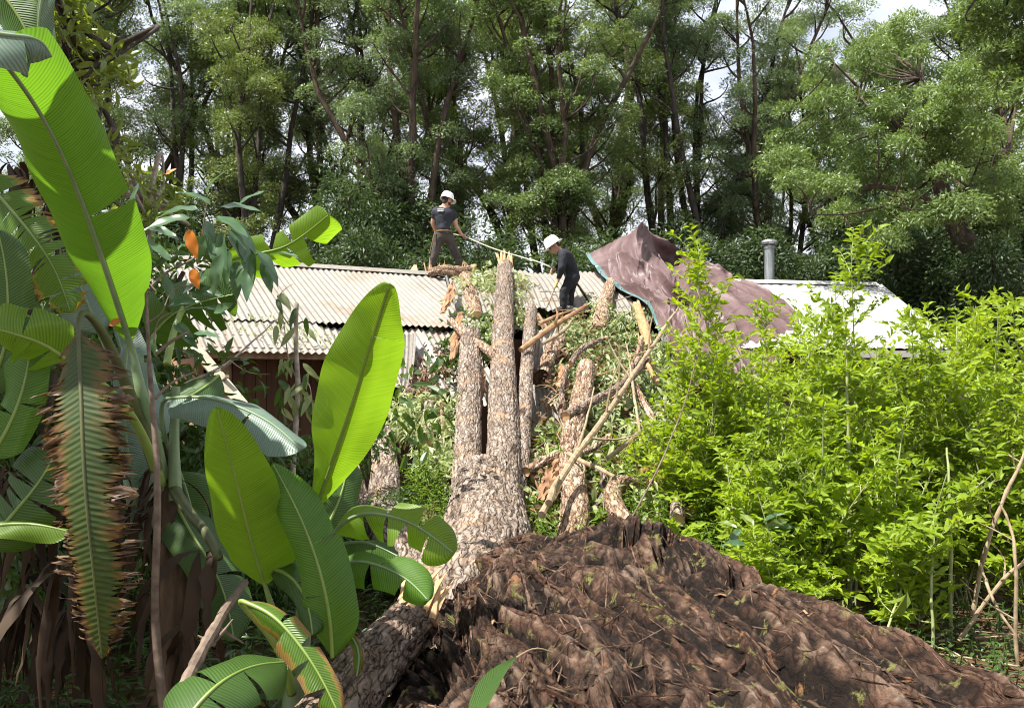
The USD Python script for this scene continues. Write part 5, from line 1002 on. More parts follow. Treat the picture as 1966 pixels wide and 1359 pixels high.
banana_leaf(by, [(640, 1085, 3.6), (690, 1078, 3.52), (740, 1090, 3.45), (785, 1115, 3.4), (822, 1152, 3.35)], .10, .10, m_blade, (-.1, -.6, .7), .1, .45, [.5], [.4, .75], 24, m_ribwax, 'lower leaf reaching right with a bright yellow green end', [(590, 1150, 3.68), (610, 1110, 3.65)], (.02, .014), flop=.3, gap=.03, side=(0, 0, -1), tipw=.6)
banana_leaf(by, [(640, 1048, 3.75), (690, 1040, 3.7), (730, 1050, 3.65), (765, 1068, 3.6)], .04, .11, m_blade_deep, (.1, -.5, .8), .1, .9, [], [.6], 25, m_ribwax, None, side=(0, 0, -1))
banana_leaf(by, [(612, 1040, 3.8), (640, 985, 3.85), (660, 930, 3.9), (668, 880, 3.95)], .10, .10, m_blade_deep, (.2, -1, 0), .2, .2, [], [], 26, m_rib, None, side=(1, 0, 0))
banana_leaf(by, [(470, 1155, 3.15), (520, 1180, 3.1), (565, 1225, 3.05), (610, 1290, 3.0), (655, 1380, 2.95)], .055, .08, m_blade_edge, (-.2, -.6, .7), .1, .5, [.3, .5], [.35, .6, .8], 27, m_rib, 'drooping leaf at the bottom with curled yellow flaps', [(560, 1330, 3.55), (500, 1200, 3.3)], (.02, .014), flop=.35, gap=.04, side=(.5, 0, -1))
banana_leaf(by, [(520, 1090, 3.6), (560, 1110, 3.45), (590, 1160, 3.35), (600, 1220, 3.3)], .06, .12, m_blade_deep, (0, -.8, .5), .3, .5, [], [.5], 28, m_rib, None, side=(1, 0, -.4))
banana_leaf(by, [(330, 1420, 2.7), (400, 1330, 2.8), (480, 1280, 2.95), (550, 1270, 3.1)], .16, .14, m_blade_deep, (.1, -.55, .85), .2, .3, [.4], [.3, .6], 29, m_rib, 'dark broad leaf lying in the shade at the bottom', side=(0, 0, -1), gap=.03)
banana_leaf(by, [(640, 1260, 3.4), (655, 1210, 3.42), (680, 1230, 3.4), (684, 1300, 3.35)], .03, .02, m_blade_edge, (0, -1, .2), .3, .3, [], [], 30, m_ribwax, None, side=(1, 0, 0))
# further banana leaves at the far left and top left, a third plant outside the frame
bo = thing('banana_plant', 'banana plant mostly outside the left edge with dark and yellowing leaves', 'banana plant', P(-60, HY, 3.6) * [1, 1, 0])
obj('stem', tube([P(-70, 1500, 3.6), P(-60, 1100, 3.6), P(-40, 700, 3.6), P(-30, 450, 3.6)], [.10, .09, .07, .04], 18, 30), m_pseudo, bo, smooth=True)
banana_leaf(bo, [(-40, 330, 3.7), (10, 390, 3.65), (60, 450, 3.6), (105, 520, 3.6), (135, 600, 3.6)], .19, .15, m_blade_edge, (.1, -1, .1), .2, .25, rt(16, 31), rt(18, 32), 40, m_rib, 'dark leaf with ragged yellow brown edge at the left', flop=.10, gap=.012, rough_edge=.3, side=(1, 0, 0))
banana_leaf(bo, [(-30, 760, 3.4), (5, 680, 3.4), (15, 590, 3.4), (8, 500, 3.4), (-5, 440, 3.4)], .14, .10, m_blade_deep, (.2, -1, .1), .2, .2, [], [.5], 41, m_rib, 'dark green leaf standing at the left edge', side=(1, 0, 0))
banana_leaf(bo, [(-20, 880, 3.3), (15, 820, 3.3), (45, 740, 3.32), (60, 660, 3.35)], .14, .09, m_blade, (.1, -1, .1), .2, .3, [.4], [.5], 42, m_rib, None, side=(1, 0, 0))
banana_leaf(bo, [(-40, 1060, 3.3), (30, 980, 3.3), (90, 900, 3.35), (120, 830, 3.4)], .16, .14, m_blade_deep, (.1, -1, .2), .2, .3, rt(6, 33), rt(7, 34), 43, m_rib, None, side=(1, 0, 0), flop=.15)
banana_leaf(bo, [(-20, -40, 3.4), (20, 10, 3.4), (50, 60, 3.4), (70, 130, 3.4)], .10, .09, m_blade_deep, (.1, -1, -.1), .2, .2, [], [], 44, m_rib, 'dark leaf hanging in the top left corner', side=(1, 0, 0))
banana_leaf(bo, [(88, -60, 3.3), (80, 0, 3.3), (74, 60, 3.32), (80, 110, 3.35)], .03, .055, m_blade_wax, (-.3, -1, .2), .4, .5, [], [], 45, m_ribwax, 'narrow waxy grey leaf strip in the top left corner', side=(1, 0, 0), tipw=.6)
banana_leaf(bo, [(-20, 1010, 3.2), (40, 1005, 3.2), (90, 1010, 3.2), (140, 1022, 3.2)], .02, .06, m_blade_lit, (0, -.6, .8), .1, .3, [], [], 46, m_rib, None, side=(0, 0, -1))
w0 = P(95, 250, 2.86) + 1.0 * np.array([-.47, -.11, 1.0])
wpx = lambda p: (p[0] / p[1] * F + CX, HY - (p[2] - CZ) / p[1] * F, p[1])
banana_leaf(bo, [wpx(w0 + np.array([-.75, .1, -.25])), wpx(w0 + np.array([-.3, .05, .02])), wpx(w0 + np.array([.05, 0, .03])), wpx(w0 + np.array([.38, -.02, -.14]))], .26, .24, m_blade, (.1, -.2, 1), .2, .2, [.5], [.3, .7], 47, m_rib, 'leaf above the picture that shades the huge leaf', side=(0, 1, 0))
for k in range(12):
    rgk = np.random.default_rng(650 + k); x, y = rgk.uniform(0, 330), rgk.uniform(900, 1200)
    ribbons([P(x, y, rgk.uniform(3.3, 4.4))], 660 + k, 9, .65, .020, bo if x < 150 else bl, 'dead_leaf_strip')
for k in range(6): 
    rgk = np.random.default_rng(690 + k); ribbons([P(rgk.uniform(20, 110), rgk.uniform(300, 380), 3.9)], 700 + k, 4, .4, .02, bo, 'dead_leaf_strip')

# dark stems and undergrowth behind the bananas
for i, (px, D, h, lab) in enumerate([(60, 5.2, 2.2, 'dark understory bush at the lower left behind the withered leaf'), (250, 5.6, 1.9, 'dark understory bush behind the banana stem'), (450, 6.0, 1.4, 'understory bush under the arched waxy leaf'), (560, 6.6, 1.3, 'understory bush below the eave behind the lime leaves'), (700, 7.0, .8, 'low understory bush between lime leaf and pale stem'), (150, 6.6, 3.0, 'dark bush rising behind the blue grey leaf')]):
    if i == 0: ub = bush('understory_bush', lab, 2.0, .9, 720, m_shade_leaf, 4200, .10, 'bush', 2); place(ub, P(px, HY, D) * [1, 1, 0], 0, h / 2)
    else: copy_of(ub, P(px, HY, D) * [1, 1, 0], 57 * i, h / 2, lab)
# broad-leaved trees at the upper left
rg = np.random.default_rng(730)
cl = [(x, y, 6.2 + rg.uniform(-.5, .5), rg.uniform(.8, 1.2)) for x, y in scatter_px([(95, -60), (150, -60), (185, 90), (230, 110), (215, 200), (180, 220), (235, 270), (215, 310), (150, 300), (100, 150)], 34, rg)]
clump_tree('broadleaf_tree', 'broad-leaved tree with yellow green leaves at the upper left', [([(20, 1000, 6.4), (60, 600, 6.3), (110, 330, 6.2), (130, 120, 6.2), (95, -80, 6.2)], [.06, .05, .035, .02, .01]), ([(125, 180, 6.2), (160, 115, 6.15), (215, 95, 6.1)], [.015, .01, .004]), ([(110, 330, 6.2), (165, 280, 6.2), (225, 260, 6.2)], [.014, .01, .004])],
    cl, m_yellowshrub, m_trunk, 731, 26, .12, detail=2, R=(.12, .2), down=.2)
cl = [(x, y, 6.8 + rg.uniform(-.4, .4), rg.uniform(.8, 1.2)) for x, y in scatter_px([(235, 360), (300, 335), (340, 370), (335, 410), (300, 440), (240, 430)], 13, rg)]
clump_tree('broadleaf_sapling', 'small tree with yellowing leaves just right of the huge banana leaf', [([(240, 1000, 7.0), (245, 700, 6.9), (255, 500, 6.8), (285, 390, 6.8)], [.03, .025, .018, .006])], cl, m_yellowshrub, m_greytwig, 733, 20, .11, detail=2, R=(.10, .17), down=.3, cat_='sapling')
# canopy of the same kind over the left, above the picture: it shades the banana stems
rg = np.random.default_rng(734); cl = []
for _ in range(74):
    z = rg.uniform(4.3, 5.7); x, y = rg.uniform(-5.2, -3.0) - .47 * (z - 4.5), rg.uniform(2.3, 5.6) - .11 * (z - 4.5)
    cl.append((x / y * F + CX, HY - (z - CZ) / y * F, y, 1.0))
clump_tree('broadleaf_tree', 'spreading tree left of the picture whose crown shades the banana stems', [([(-900, 1500, 3.6), (-880, 600, 3.7), (-900, -100, 3.8), (-800, -700, 3.9), (-700, -1100, 4.0)], [.16, .14, .11, .07, .03])],
    cl, m_yellowshrub, m_trunk, 735, 130, .17, detail=2, R=(.3, .45), down=.2)
# sapling with oval leaves, two of them orange, in front of the roof
sg = thing('oval_leaf_sapling', 'thin brown sapling with oval grey green leaves and a few orange ones', 'sapling', P(310, HY, 3.4) * [1, 1, 0])
obj('stem', tube([P(322, 1420, 3.35), P(306, 1290, 3.4), P(298, 1180, 3.42), P(302, 1000, 3.45), P(299, 860, 3.5), P(289, 730, 3.55), P(283, 620, 3.6), P(280, 550, 3.6)], [.017, .017, .015, .014, .013, .011, .008, .006], 10, 60), m_saptwig, sg, smooth=True)
def twig(pix, r=(.006, .002)): obj('branch', tube([P(*p) for p in pix], r, 7, 20), m_saptwig, sg, smooth=True)
twig([(281, 562, 3.6), (310, 530, 3.65), (345, 510, 3.7), (378, 490, 3.75), (390, 440, 3.75), (398, 385, 3.75)])
twig([(283, 620, 3.6), (310, 600, 3.6), (330, 560, 3.65), (375, 545, 3.65)], (.004, .002))
twig([(300, 680, 3.5), (330, 655, 3.5), (362, 638, 3.5)], (.007, .006)); twig([(296, 660, 3.55), (310, 610, 3.55), (330, 600, 3.55)], (.004, .002))
twig([(298, 765, 3.5), (330, 735, 3.55), (380, 712, 3.6)], (.006, .003)); twig([(391, 430, 3.75), (430, 440, 3.8), (480, 470, 3.85), (520, 520, 3.9)], (.004, .0015)); twig([(300, 560, 3.6), (270, 520, 3.6), (255, 470, 3.6)], (.004, .0015))
rg = np.random.default_rng(740)
lv = [(397, 370, .6, .9, .30), (404, 392, -.6, .4, .38), (420, 398, .9, .1, .42), (452, 398, .9, .7, .40), (380, 402, -1, .1, .42), (365, 418, -1, -.2, .45), (400, 425, .2, -.9, .38), (418, 415, .9, -.4, .44), (436, 420, .8, -.7, .42), (440, 440, .6, -.9, .4), (425, 445, .1, -1, .4), (395, 450, -.4, -.9, .34), (405, 470, .5, -.8, .34), (455, 455, .5, -1, .42), (470, 470, .3, -1, .42),
      (440, 480, -.2, -1, .45), (425, 490, -.3, -1, .45), (410, 505, .1, -1, .4), (490, 480, .7, -.7, .42), (505, 500, .3, -1, .40), (480, 510, 0, -1, .40), (520, 490, .9, .1, .4), (455, 500, .1, -1, .42), (270, 425, -.9, .4, .38), (268, 445, -.8, -.3, .4), (285, 440, .8, -.1, .4), (285, 465, .8, -.5, .34), (262, 480, -.7, -.6, .34), (255, 402, .2, 1, .3), (300, 420, .9, .3, .3),
      (250, 600, -.9, .1, .3), (320, 590, .9, .4, .34), (345, 570, .8, .6, .38), (360, 560, .9, .1, .36), (335, 620, .8, -.5, .3), (300, 640, -.3, -1, .26), (350, 640, .9, -.6, .28), (372, 640, 1, .1, .3), (345, 600, .9, .3, .34), (390, 590, .9, -.1, .3), (410, 600, .7, .3, .26), (330, 575, -.2, 1, .3), (375, 560, .3, .8, .3)]
for k, (x, y, dx, dz, sz) in enumerate(lv):
    o = P(x, y, 3.72 + rg.uniform(-.12, .12)); L = sz * .42 * rg.uniform(.85, 1.1)
    obj('leaf', leaf_blade(o, [dx, rg.uniform(-.6, .1), dz], [rg.normal() * .4, -.5, .9 + .3 * rg.normal()], L, L * rg.uniform(.36, .46), rg.uniform(.1, .35), rg.uniform(.1, .35), rg.normal() * .3), m_sapleaf, sg, smooth=True)
for x, y, L, w_, dx, dz in ((362, 440, .125, .055, .25, -1), (370, 516, .085, .05, .25, -1), (232, 615, .055, .035, -1, -.35), (318, 335, .05, .02, .8, .5)):
    obj('leaf', leaf_blade(P(x, y, 3.6), [dx, -.1, dz], [-.2, -1, .3], L, w_, .2, .18, .3), m_orangeleaf, sg, label='orange leaf', smooth=True)
# thin vine stem with hanging leaves in front of the eave
vn = thing('vine_stem', 'thin upright vine stem with drooping leaves in front of the dark eave', 'vine', P(570, HY, 6.0) * [1, 1, 0])
obj('stem', tube([P(560, 960, 6.0), P(566, 840, 6.0), P(572, 740, 6.0), P(568, 660, 6.0), P(570, 582, 6.0)], [.022, .020, .019, .016, .014], 8, 40), m_greytwig, vn, smooth=True)
for pix in ([(571, 730, 6), (555, 690, 6), (540, 600, 6), (530, 575, 6)], [(568, 640, 6), (552, 620, 6), (535, 570, 6), (562, 545, 6)], [(572, 740, 6), (590, 735, 5.95), (598, 770, 5.9)]): obj('twig', tube([P(*p) for p in pix], [.006, .002], 6, 16), m_greytwig, vn)
for k in range(46):
    if k < 34: x, y = rg.uniform(530, 600), rg.uniform(680, 790)
    else: x, y = rg.uniform(530, 590), rg.uniform(560, 660)
    o = P(x, y, 6 + rg.uniform(-.15, .1)); L = rg.uniform(.10, .17)
    obj('leaf', leaf_blade(o, [rg.normal() * .5, rg.normal() * .4, -1], [rg.normal() * .5, -1, .5], L, L * .30, .2, .2), m_cutleaf if k % 3 else m_shade_leaf, vn)

# ------------------------------------------------------------------ the two workers
def hull_chain(joints, bones):
    out = []
    for a, b in bones:
        s = [manifold3d.Manifold.sphere(joints[k][1], 20).translate([float(c) for c in joints[k][0]]) for k in (a, b)]
        out.append(manifold3d.Manifold.batch_hull(s))
    m = out[0]
    for o in out[1:]: m = m + o
    return m
def smoothed(m, ln=.018, it=14):
    m = m.refine_to_length(ln); mm = m.to_mesh(); t = trimesh.Trimesh(np.array(mm.vert_properties[:, :3]), np.array(mm.tri_verts), process=True)
    trimesh.smoothing.filter_taubin(t, .5, -.52, it); return t
def hand(J, B, pre, w, d, up, curl=.8, s=1.0):
    d, up = unit(d), np.asarray(up, float); up = unit(up - (up @ d) * d); sd = np.cross(d, up)
    J[pre + 'w'] = (w, .027 * s); J[pre + 'p1'] = (w + d * .05 * s + sd * .02 * s, .020 * s); J[pre + 'p2'] = (w + d * .05 * s - sd * .02 * s, .020 * s); J[pre + 'p3'] = (w + d * .085 * s + sd * .028 * s, .014 * s); J[pre + 'p4'] = (w + d * .082 * s - sd * .030 * s, .014 * s)
    B += [(pre + 'w', pre + 'p1'), (pre + 'w', pre + 'p2'), (pre + 'p1', pre + 'p3'), (pre + 'p2', pre + 'p4'), (pre + 'p1', pre + 'p2'), (pre + 'p3', pre + 'p4')]
    for f, (o, l) in enumerate(((.030, .036), (.011, .042), (-.010, .039), (-.030, .031))):
        b0 = w + d * .088 * s + sd * o * s; b1 = b0 + (d * math.cos(curl * .6) - up * math.sin(curl * .6)) * l * s; b2 = b1 + (d * math.cos(curl * 1.8) - up * math.sin(curl * 1.8)) * l * .75 * s
        for q, x in enumerate((b0, b1, b2)): J[f'{pre}f{f}{q}'] = (x, (.0105 - .0012 * q) * s)
        B += [(f'{pre}f{f}0', f'{pre}f{f}1'), (f'{pre}f{f}1', f'{pre}f{f}2'), (f'{pre}p3' if f < 2 else f'{pre}p4', f'{pre}f{f}0')]
    t0 = w + d * .03 * s + sd * .028 * s; t1 = t0 + (d * .5 + sd * .7 - up * .4) * .040 * s; t2 = t1 + (d * .7 + sd * .1 - up * .6) * .032 * s
    for q, x in enumerate((t0, t1, t2)): J[f'{pre}t{q}'] = (x, (.0125 - .0012 * q) * s)
    B += [(pre + 't0', pre + 't1'), (pre + 't1', pre + 't2'), (pre + 'w', pre + 't0')]
m_skin = noisy('skin', (.40, .22, .15), (.48, .28, .19), 12, 0.5, 0.4, 0.05, 0.002)
m_beard = noisy('brown_beard', (.07, .035, .02), (.12, .065, .035), 60, 0.8, 0.2, 0.5, 0.004)
m_tee = noisy('black_cotton_shirt', (.018, .020, .026), (.034, .037, .046), 5, 0.85, 0.25, 0.35, 0.02)
m_hood = noisy('black_hooded_sweater', (.012, .013, .017), (.024, .026, .033), 5, 0.85, 0.25, 0.4, 0.02)
m_trous = noisy('dark_grey_trousers', (.040, .034, .030), (.075, .064, .058), 6, 0.85, 0.2, 0.45, 0.02)
m_blktrous = noisy('black_trousers', (.012, .012, .014), (.026, .026, .030), 6, 0.85, 0.2, 0.4, 0.02)
m_boot = noisy('dark_boots', (.022, .017, .013), (.055, .042, .032), 9, 0.7, 0.3, 0.2, 0.01)
m_hat = noisy('white_hard_hat', (.72, .73, .73), (.80, .81, .81), 3, 0.28, 0.5, 0.02, 0.002)
m_rope = noisy('pale_rope', (.46, .41, .32), (.62, .56, .46), 40, 0.8, 0.2, 0.5, 0.004)
m_print = noisy('white_shirt_print', (.62, .64, .67), (.75, .77, .80), 30, 0.8, 0.2, 0.1, 0.002)
m_belt = noisy('brown_strap', (.16, .085, .045), (.24, .14, .08), 18, 0.7, 0.3, 0.2, 0.004)
m_red = noisy('red_plastic', (.33, .018, .02), (.42, .03, .03), 5, 0.35, 0.5, 0.05, 0.002)
m_black = noisy('black_plastic', (.018, .018, .019), (.032, .032, .034), 8, 0.5, 0.4, 0.05, 0.002)
m_steel = noisy('saw_bar_steel', (.40, .40, .38), (.55, .55, .53), 10, 0.35, 0.5, 0.05, 0.002, (1, 1, 1), 4., .3, .7, .6)
m_yellow = noisy('yellow_handle', (.55, .38, .05), (.66, .48, .10), 9, 0.45, 0.4, 0.05, 0.002)
m_hair = noisy('dark_hair', (.02, .013, .009), (.05, .032, .022), 60, 0.7, 0.3, 0.4, 0.004)

def head(c, face, up, s=1.0):
    """Joints of a head: skull, jaw, brow, nose, chin and ears; face is where it looks."""
    f = unit(face); up = np.asarray(up, float); up = unit(up - (up @ f) * f); sd = np.cross(f, up)
    J = {'sk': (c + up * .035 * s - f * .012 * s, .088 * s), 'sk2': (c + up * .02 * s + f * .02 * s, .080 * s), 'jaw': (c - up * .055 * s + f * .035 * s, .052 * s), 'chin': (c - up * .088 * s + f * .060 * s, .026 * s), 'brow': (c + up * .022 * s + f * .085 * s, .022 * s),
         'nb': (c + up * .005 * s + f * .098 * s, .011 * s), 'nt': (c - up * .028 * s + f * .116 * s, .014 * s), 'mouth': (c - up * .055 * s + f * .088 * s, .018 * s), 'occ': (c - up * .04 * s - f * .035 * s, .058 * s)}
    B = [('sk', 'sk2'), ('sk2', 'jaw'), ('jaw', 'chin'), ('sk2', 'brow'), ('nb', 'nt'), ('brow', 'nb'), ('brow', 'mouth'), ('mouth', 'chin'), ('sk', 'occ'), ('occ', 'jaw')]
    for k in (-1, 1):
        J[f'e{k}'] = (c + sd * k * .086 * s - up * .005 * s, .020 * s); J[f'el{k}'] = (c + sd * k * .080 * s - up * .035 * s, .012 * s); B += [(f'e{k}', f'el{k}'), ('sk', f'e{k}')]
    return J, B, (f, up, sd)
def eyes(c, fr, s, who):
    f, up, sd = fr
    for k in (-1, 1):
        e = c + up * .004 * s + f * .088 * s + sd * k * .031 * s
        obj('eye', tm(trimesh.creation.icosphere(2, .011 * s)), m_print, who) if False else obj('eye', (lambda m: (m[0] + e, m[1]))(tm(trimesh.creation.icosphere(2, .010 * s))), m_black, who)
def helmet(c, fr, s, full_brim, who):
    f, up, sd = fr
    th = np.linspace(0, 2 * PI, 40, endpoint=False); prof_ = [(0, .150), (.045, .146), (.085, .128), (.112, .092), (.122, .045), (.124, .012)] if not full_brim else [(0, .152), (.05, .146), (.088, .126), (.112, .09), (.122, .045), (.124, .012)]
    prof_ = prof_[::-1]; o = c + up * .045 * s - f * .005 * s
    V = []
    for r, z in [(r_, z_) for r_, z_ in ((0.012, .150), (.05, .144), (.085, .125), (.108, .092), (.118, .05), (.121, .0))]:
        V.append(o + up * z * s + r * s * (np.cos(th)[:, None] * f * 1.14 + np.sin(th)[:, None] * sd) + (up * .006 * s * (np.abs(np.sin(th)) < .25)[:, None] if .02 < r < .11 else 0))
    V.append(o - up * .004 * s + .116 * s * (np.cos(th)[:, None] * f * 1.14 + np.sin(th)[:, None] * sd))
    V = np.vstack(V + [[o + up * .152 * s]]); n = 7
    Fc = np.vstack([tri(grid_faces(n, 40, True)), np.stack([np.full(40, len(V) - 1), np.roll(np.arange(40), -1), np.arange(40)], 1)])
    h = obj('hard_hat', (V, Fc), m_hat, who, smooth=50)
    bw = np.where(np.cos(th) > .2, .055, .018) if not full_brim else np.where(np.cos(th) > .2, .068, .050)
    e0 = o + .119 * s * (np.cos(th)[:, None] * f * 1.14 + np.sin(th)[:, None] * sd); e1 = o - up * .014 * s + (.119 + bw)[:, None] * s * (np.cos(th)[:, None] * f * 1.10 + np.sin(th)[:, None] * sd)
    V = np.vstack([e0 + up * .004 * s, e1 + up * .003 * s, e1 - up * .003 * s, e0 - up * .006 * s])
    obj('brim', (V, tri(grid_faces(4, 40, True))), m_hat, h, smooth=40)

# standing worker on the ridge, seen from behind: local 1 cm per photo pixel
O1 = P(858, 527, 17.0); q1 = lambda x, y, d=0.0: O1 + np.array([(x - 858) * .00998, d, (527 - y) * .00998])
p1 = thing('person', 'person in black T-shirt and white hard hat standing on the ridge holding a rope', 'person', O1)
hc = q1(858, 386, .02); J, B, fr1 = head(hc, (.62, .75, -.30), (0, 0, 1), .98)
J |= {'neck': (q1(854, 398, 0), .055), 'ch': (q1(852, 412, .0), .115), 'chl': (q1(843, 410, -.01), .095), 'chr': (q1(861, 410, .02), .095), 'sl': (q1(836, 405, -.01), .062), 'sr': (q1(867, 405, .03), .062), 'wa': (q1(851, 434, 0), .108), 'pe': (q1(852, 448, 0), .118),
      'el': (q1(830, 428, .08), .044), 'er': (q1(874, 430, .12), .043), 'wl': (q1(838, 446, .27), .030), 'wr': (q1(885, 446, .26), .030), 'hl': (q1(844, 454, 0), .092), 'hr': (q1(861, 454, .02), .092), 'kl': (q1(835, 487, .02), .062), 'kr': (q1(874, 485, .08), .062), 'al': (q1(825, 519, .05), .045), 'ar': (q1(885, 510, .10), .045)}
B += [('occ', 'neck'), ('jaw', 'neck'), ('neck', 'ch'), ('neck', 'sl'), ('neck', 'sr'), ('ch', 'chl'), ('ch', 'chr'), ('chl', 'sl'), ('chr', 'sr'), ('ch', 'wa'), ('chl', 'wa'), ('chr', 'wa'), ('wa', 'pe'), ('sl', 'el'), ('sr', 'er'), ('el', 'wl'), ('er', 'wr'), ('pe', 'hl'), ('pe', 'hr'), ('hl', 'kl'), ('hr', 'kr'), ('kl', 'al'), ('kr', 'ar')]
hand(J, B, 'R', J['wr'][0], (.55, .75, -.25), (.2, .3, 1), 1.0); hand(J, B, 'L', J['wl'][0], (.5, .8, -.3), (0, .3, 1), 1.0)
body = smoothed(hull_chain(J, B), .016, 10); obj('body', tm(body), m_skin, p1, smooth=True)
def cloth(J, bones, grow, name, mat, who, extra=None, it=16, ln=.02, wr=.010, seed=1):
    JJ = {k: (v[0], v[1] + grow) for k, v in J.items()}
    if extra: JJ |= extra
    t = smoothed(hull_chain(JJ, bones), ln, it); v = np.array(t.vertices); n = np.array(t.vertex_normals)
    f = meshkit.fbm(v * [9, 9, 14] + seed, 3, seed) - .5; v = v + n * (f * wr * 2)[:, None]
    return obj(name, (v, np.array(t.faces)), mat, who, smooth=True)
sleeve = {'slv': (J['sr'][0] * .38 + J['er'][0] * .62, .056), 'sll': (J['sl'][0] * .38 + J['el'][0] * .62, .056), 'hem': (q1(852, 441, 0), .128), 'nk': (q1(853, 402, 0), .070)}
cloth(J, [('nk', 'sl'), ('nk', 'sr'), ('nk', 'ch'), ('ch', 'chl'), ('ch', 'chr'), ('chl', 'sl'), ('chr', 'sr'), ('chl', 'wa'), ('chr', 'wa'), ('ch', 'wa'), ('wa', 'hem'), ('sr', 'slv'), ('sl', 'sll')], .014, 'shirt', m_tee, p1, sleeve, wr=.012, seed=3)
bt = {'al': (J['al'][0] + [0, 0, -.0], .062), 'ar': (J['ar'][0], .062)}
cloth(J, [('pe', 'hl'), ('pe', 'hr'), ('hl', 'kl'), ('hr', 'kr'), ('kl', 'al'), ('kr', 'ar'), ('hl', 'hr')], .016, 'trousers', m_trous, p1, bt, wr=.014, seed=4)
for nm, a, tp in (('l', 'al', q1(822, 525, .20)), ('r', 'ar', q1(897, 519, .06))):
    JJ = {'a': (J[a][0] + [0, 0, -.02], .055), 'h': (J[a][0] + [0, -.03, -.055], .042), 't': (tp, .040), 't2': (tp + (tp - J[a][0]) * .12, .034)}
    obj('boot', tm(smoothed(hull_chain(JJ, [('a', 'h'), ('a', 't'), ('h', 't'), ('t', 't2')]), .015, 8)), m_boot, p1, smooth=True)
helmet(hc, fr1, .98, False, p1); eyes(hc, fr1, .98, p1)
f, up, sd = fr1
JJ = {'a': (hc - up * .06 + f * .055, .050), 'b': (hc - up * .095 + f * .065, .034), 'c': (hc - up * .03 + f * .01 + sd * .062, .032), 'd': (hc - up * .03 + f * .01 - sd * .062, .032)}
obj('beard', tm(smoothed(hull_chain(JJ, [('a', 'b'), ('a', 'c'), ('a', 'd')]), .012, 6)), m_beard, p1, smooth=True)
obj('hair', tm(smoothed(hull_chain({'a': (hc + up * .02 - f * .03, .082), 'b': (hc - up * .045 - f * .045, .056)}, [('a', 'b')]), .016, 6)), m_hair, p1, smooth=True)
for r_, n_ in ((0, 7), (1, 6)):                                        # the white print across the shoulders, too small to read
    for k in range(n_):
        c = q1(841.5 + 1.9 * k + .6 * r_, 404.5 + 3.3 * r_, -.145 + .006 * abs(k - 3)); obj('shirt_print', box(c, (.013, .012, .022 if (k + r_) % 3 else .016)), m_print, p1)
obj('strap', tube([q1(836, 446, -.10), q1(833, 460, -.12), q1(829, 475, -.11), q1(826, 488, -.08)], [.012, .010, .008], 7, 14), m_belt, p1)
obj('belt', cat([tube([q1(852, 445, 0) + .138 * np.array([math.cos(a) * 1.02, math.sin(a), 0]) for a in np.linspace(0, 2 * PI, 25)], [.012], 6)]), m_belt, p1)

# bending worker on the slope
O2 = P(1085, 598, 15.6); k2 = 15.6 / F; q2 = lambda x, y, d=0.0: O2 + np.array([(x - 1085) * k2, d, (598 - y) * k2])
p2 = thing('person', 'person in black hooded sweater and white brimmed hard hat bending down with a tool', 'person', O2)
hc2 = q2(1064, 474, 0); J, B, fr2 = head(hc2, (-.78, -.15, -.55), (-.55, 0, .9), 1.0)
J |= {'neck': (q2(1075, 481, 0), .058), 'ch': (q2(1088, 498, 0), .125), 'chl': (q2(1084, 493, -.12), .085), 'chr': (q2(1086, 492, .12), .085), 'sl': (q2(1080, 490, -.17), .066), 'sr': (q2(1083, 489, .17), .066), 'wa': (q2(1095, 515, 0), .118), 'pe': (q2(1099, 531, 0), .125),
      'el': (q2(1077, 518, -.24), .048), 'er': (q2(1076, 512, .20), .048), 'wl': (q2(1071, 540, -.14), .031), 'wr': (q2(1063, 514, .06), .031), 'hl': (q2(1097, 536, -.09), .094), 'hr': (q2(1099, 536, .09), .094), 'kl': (q2(1081, 563, -.11), .064), 'kr': (q2(1094, 566, .10), .064), 'al': (q2(1081, 591, -.10), .046), 'ar': (q2(1096, 592, .11), .046)}
B += [('occ', 'neck'), ('jaw', 'neck'), ('neck', 'ch'), ('neck', 'sl'), ('neck', 'sr'), ('ch', 'chl'), ('ch', 'chr'), ('chl', 'sl'), ('chr', 'sr'), ('ch', 'wa'), ('chl', 'wa'), ('chr', 'wa'), ('wa', 'pe'), ('sl', 'el'), ('sr', 'er'), ('el', 'wl'), ('er', 'wr'), ('pe', 'hl'), ('pe', 'hr'), ('hl', 'kl'), ('hr', 'kr'), ('kl', 'al'), ('kr', 'ar')]
hand(J, B, 'L', J['wl'][0], (-.45, .1, -.9), (-1, -.2, .2), 1.1); hand(J, B, 'R', J['wr'][0], (-.6, -.3, -.8), (-1, .2, .4), 1.1)
obj('body', tm(smoothed(hull_chain(J, B), .016, 10)), m_skin, p2, smooth=True)
ex2 = {'wl': (J['wl'][0] * .9 + J['el'][0] * .1, .043), 'wr': (J['wr'][0] * .9 + J['er'][0] * .1, .043), 'hem': (q2(1098, 527, 0), .143), 'hd1': (q2(1083, 482, 0), .085), 'hd2': (q2(1090, 486, 0), .07), 'nk': (q2(1077, 484, 0), .075)}
cloth(J, [('nk', 'sl'), ('nk', 'sr'), ('nk', 'ch'), ('ch', 'chl'), ('ch', 'chr'), ('chl', 'sl'), ('chr', 'sr'), ('chl', 'wa'), ('chr', 'wa'), ('ch', 'wa'), ('wa', 'hem'), ('sr', 'er'), ('sl', 'el'), ('el', 'wl'), ('er', 'wr'), ('hd1', 'hd2'), ('hd1', 'ch')], .018, 'hooded_sweater', m_hood, p2, ex2, wr=.013, seed=6)
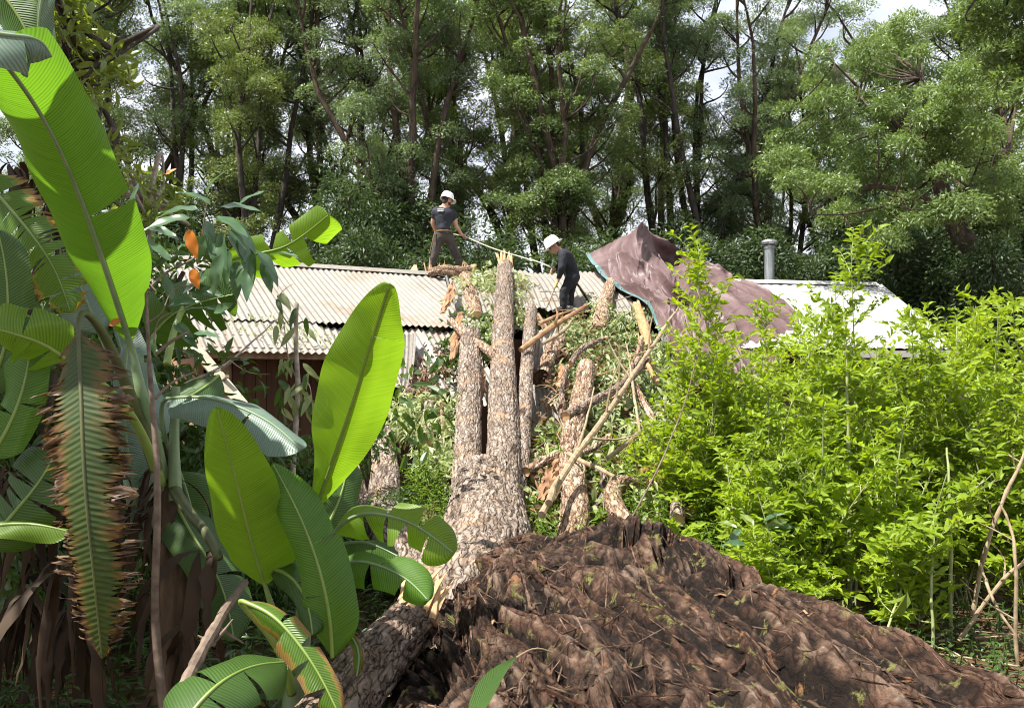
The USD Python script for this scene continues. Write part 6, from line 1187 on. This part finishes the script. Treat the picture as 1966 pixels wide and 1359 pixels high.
cloth(J, [('pe', 'hl'), ('pe', 'hr'), ('hl', 'kl'), ('hr', 'kr'), ('kl', 'al'), ('kr', 'ar'), ('hl', 'hr')], .016, 'trousers', m_blktrous, p2, {'al': (J['al'][0], .060), 'ar': (J['ar'][0], .060)}, wr=.013, seed=7)
for a in ('al', 'ar'):
    c = J[a][0]; tp = c + np.array([-.15, -.02, -.065])
    obj('boot', tm(smoothed(hull_chain({'a': (c + [0, 0, -.01], .052), 'h': (c + [.03, 0, -.06], .040), 't': (tp, .038), 't2': (tp + [-.03, 0, 0], .030)}, [('a', 'h'), ('a', 't'), ('h', 't'), ('t', 't2')]), .015, 8)), m_boot, p2, smooth=True)
helmet(hc2, fr2, 1.05, True, p2); eyes(hc2, fr2, 1.0, p2)
f, up, sd = fr2
obj('hair', tm(smoothed(hull_chain({'a': (hc2 + up * .02 - f * .03, .085), 'b': (hc2 - up * .04 - f * .05, .058)}, [('a', 'b')]), .016, 6)), m_hair, p2, smooth=True)
tl = thing('hand_tool', 'long handled tool with yellow grip held down by the bending worker', 'tool', q2(1052, 588, -.16))
g0, g1 = q2(1074, 530, -.13), q2(1050, 590, -.22)
obj('grip', tube([g0, g0 + (g1 - g0) * .42], [.019], 10), m_yellow, tl, smooth=40)
obj('handle', tube([g0 + (g1 - g0) * .42, g1], [.013], 10), m_stick, tl, smooth=40)
obj('blade', cat([tube([g1, g1 + [-.04, -.02, -.03], g1 + [-.11, -.05, -.02]], [.022, .02, .006], 8, 10)]), m_steel, tl)
rp_ = [J['Rw'][0] + [-.02, 0, 0], q2(1050, 508, .10), P(1020, 499, 16.0), P(985, 489, 16.3), P(940, 474.5, 16.65), P(905, 459.5, 17.0), q1(889, 449, .30), q1(880, 446, .33), q1(842, 449, .36), q1(832, 470, .30), q1(829, 500, .2)]
rope = thing('rope', 'pale rope stretched between the standing and the bending worker', 'rope', P(980, 481, 16.5))
obj('rope_strand', tube(rp_, [.0095], 8, 120), m_rope, rope, smooth=True)
# chainsaw hanging in front of the sawn stem
cs = thing('chainsaw', 'red chainsaw with its bar pointing up left, hanging beside the upper cut log', 'chainsaw', P(873, 570, 15.9))
R_ = lambda px, py, d=0: P(px, py, 15.9 + d)
bx = trimesh.creation.box((.20, .17, .17)); bm = manifold3d.Manifold.batch_hull([manifold3d.Manifold.sphere(.035, 16).translate([sx * .085, sy * .05, sz * .065 - .02 * (sx > 0) * (sz > 0)]) for sx in (-1, 1) for sy in (-1, 1) for sz in (-1, 1)])
v, f_ = tm(smoothed(bm, .02, 4)); obj('motor_body', (v + R_(873, 571), f_), m_red, cs, smooth=40)
obj('top_cover', (v * [.9, .9, .35] + R_(874, 562), f_), m_black, cs, smooth=40)
obj('rear_handle', tube([R_(880, 576), R_(886, 574), R_(887, 564), R_(880, 560)], [.016], 8, 16), m_black, cs, smooth=True)
obj('front_handle', tube([R_(865, 576, -.09), R_(864, 562, -.10), R_(866, 556, 0), R_(866, 560, .10), R_(867, 574, .10)], [.013], 8, 20), m_black, cs, smooth=True)
bar = slab([R_(862, 562, -.02), R_(867, 558, -.02), R_(858, 528, -.02), R_(854, 530, -.02)], .012, [0, 1, 0]); obj('guide_bar', bar, m_steel, cs)
obj('chain', tube([R_(862, 562, -.012), R_(854, 530, -.012), R_(856, 526, -.012), R_(858.5, 528, -.012), R_(867, 558, -.012)], [.010], 6), m_black, cs)
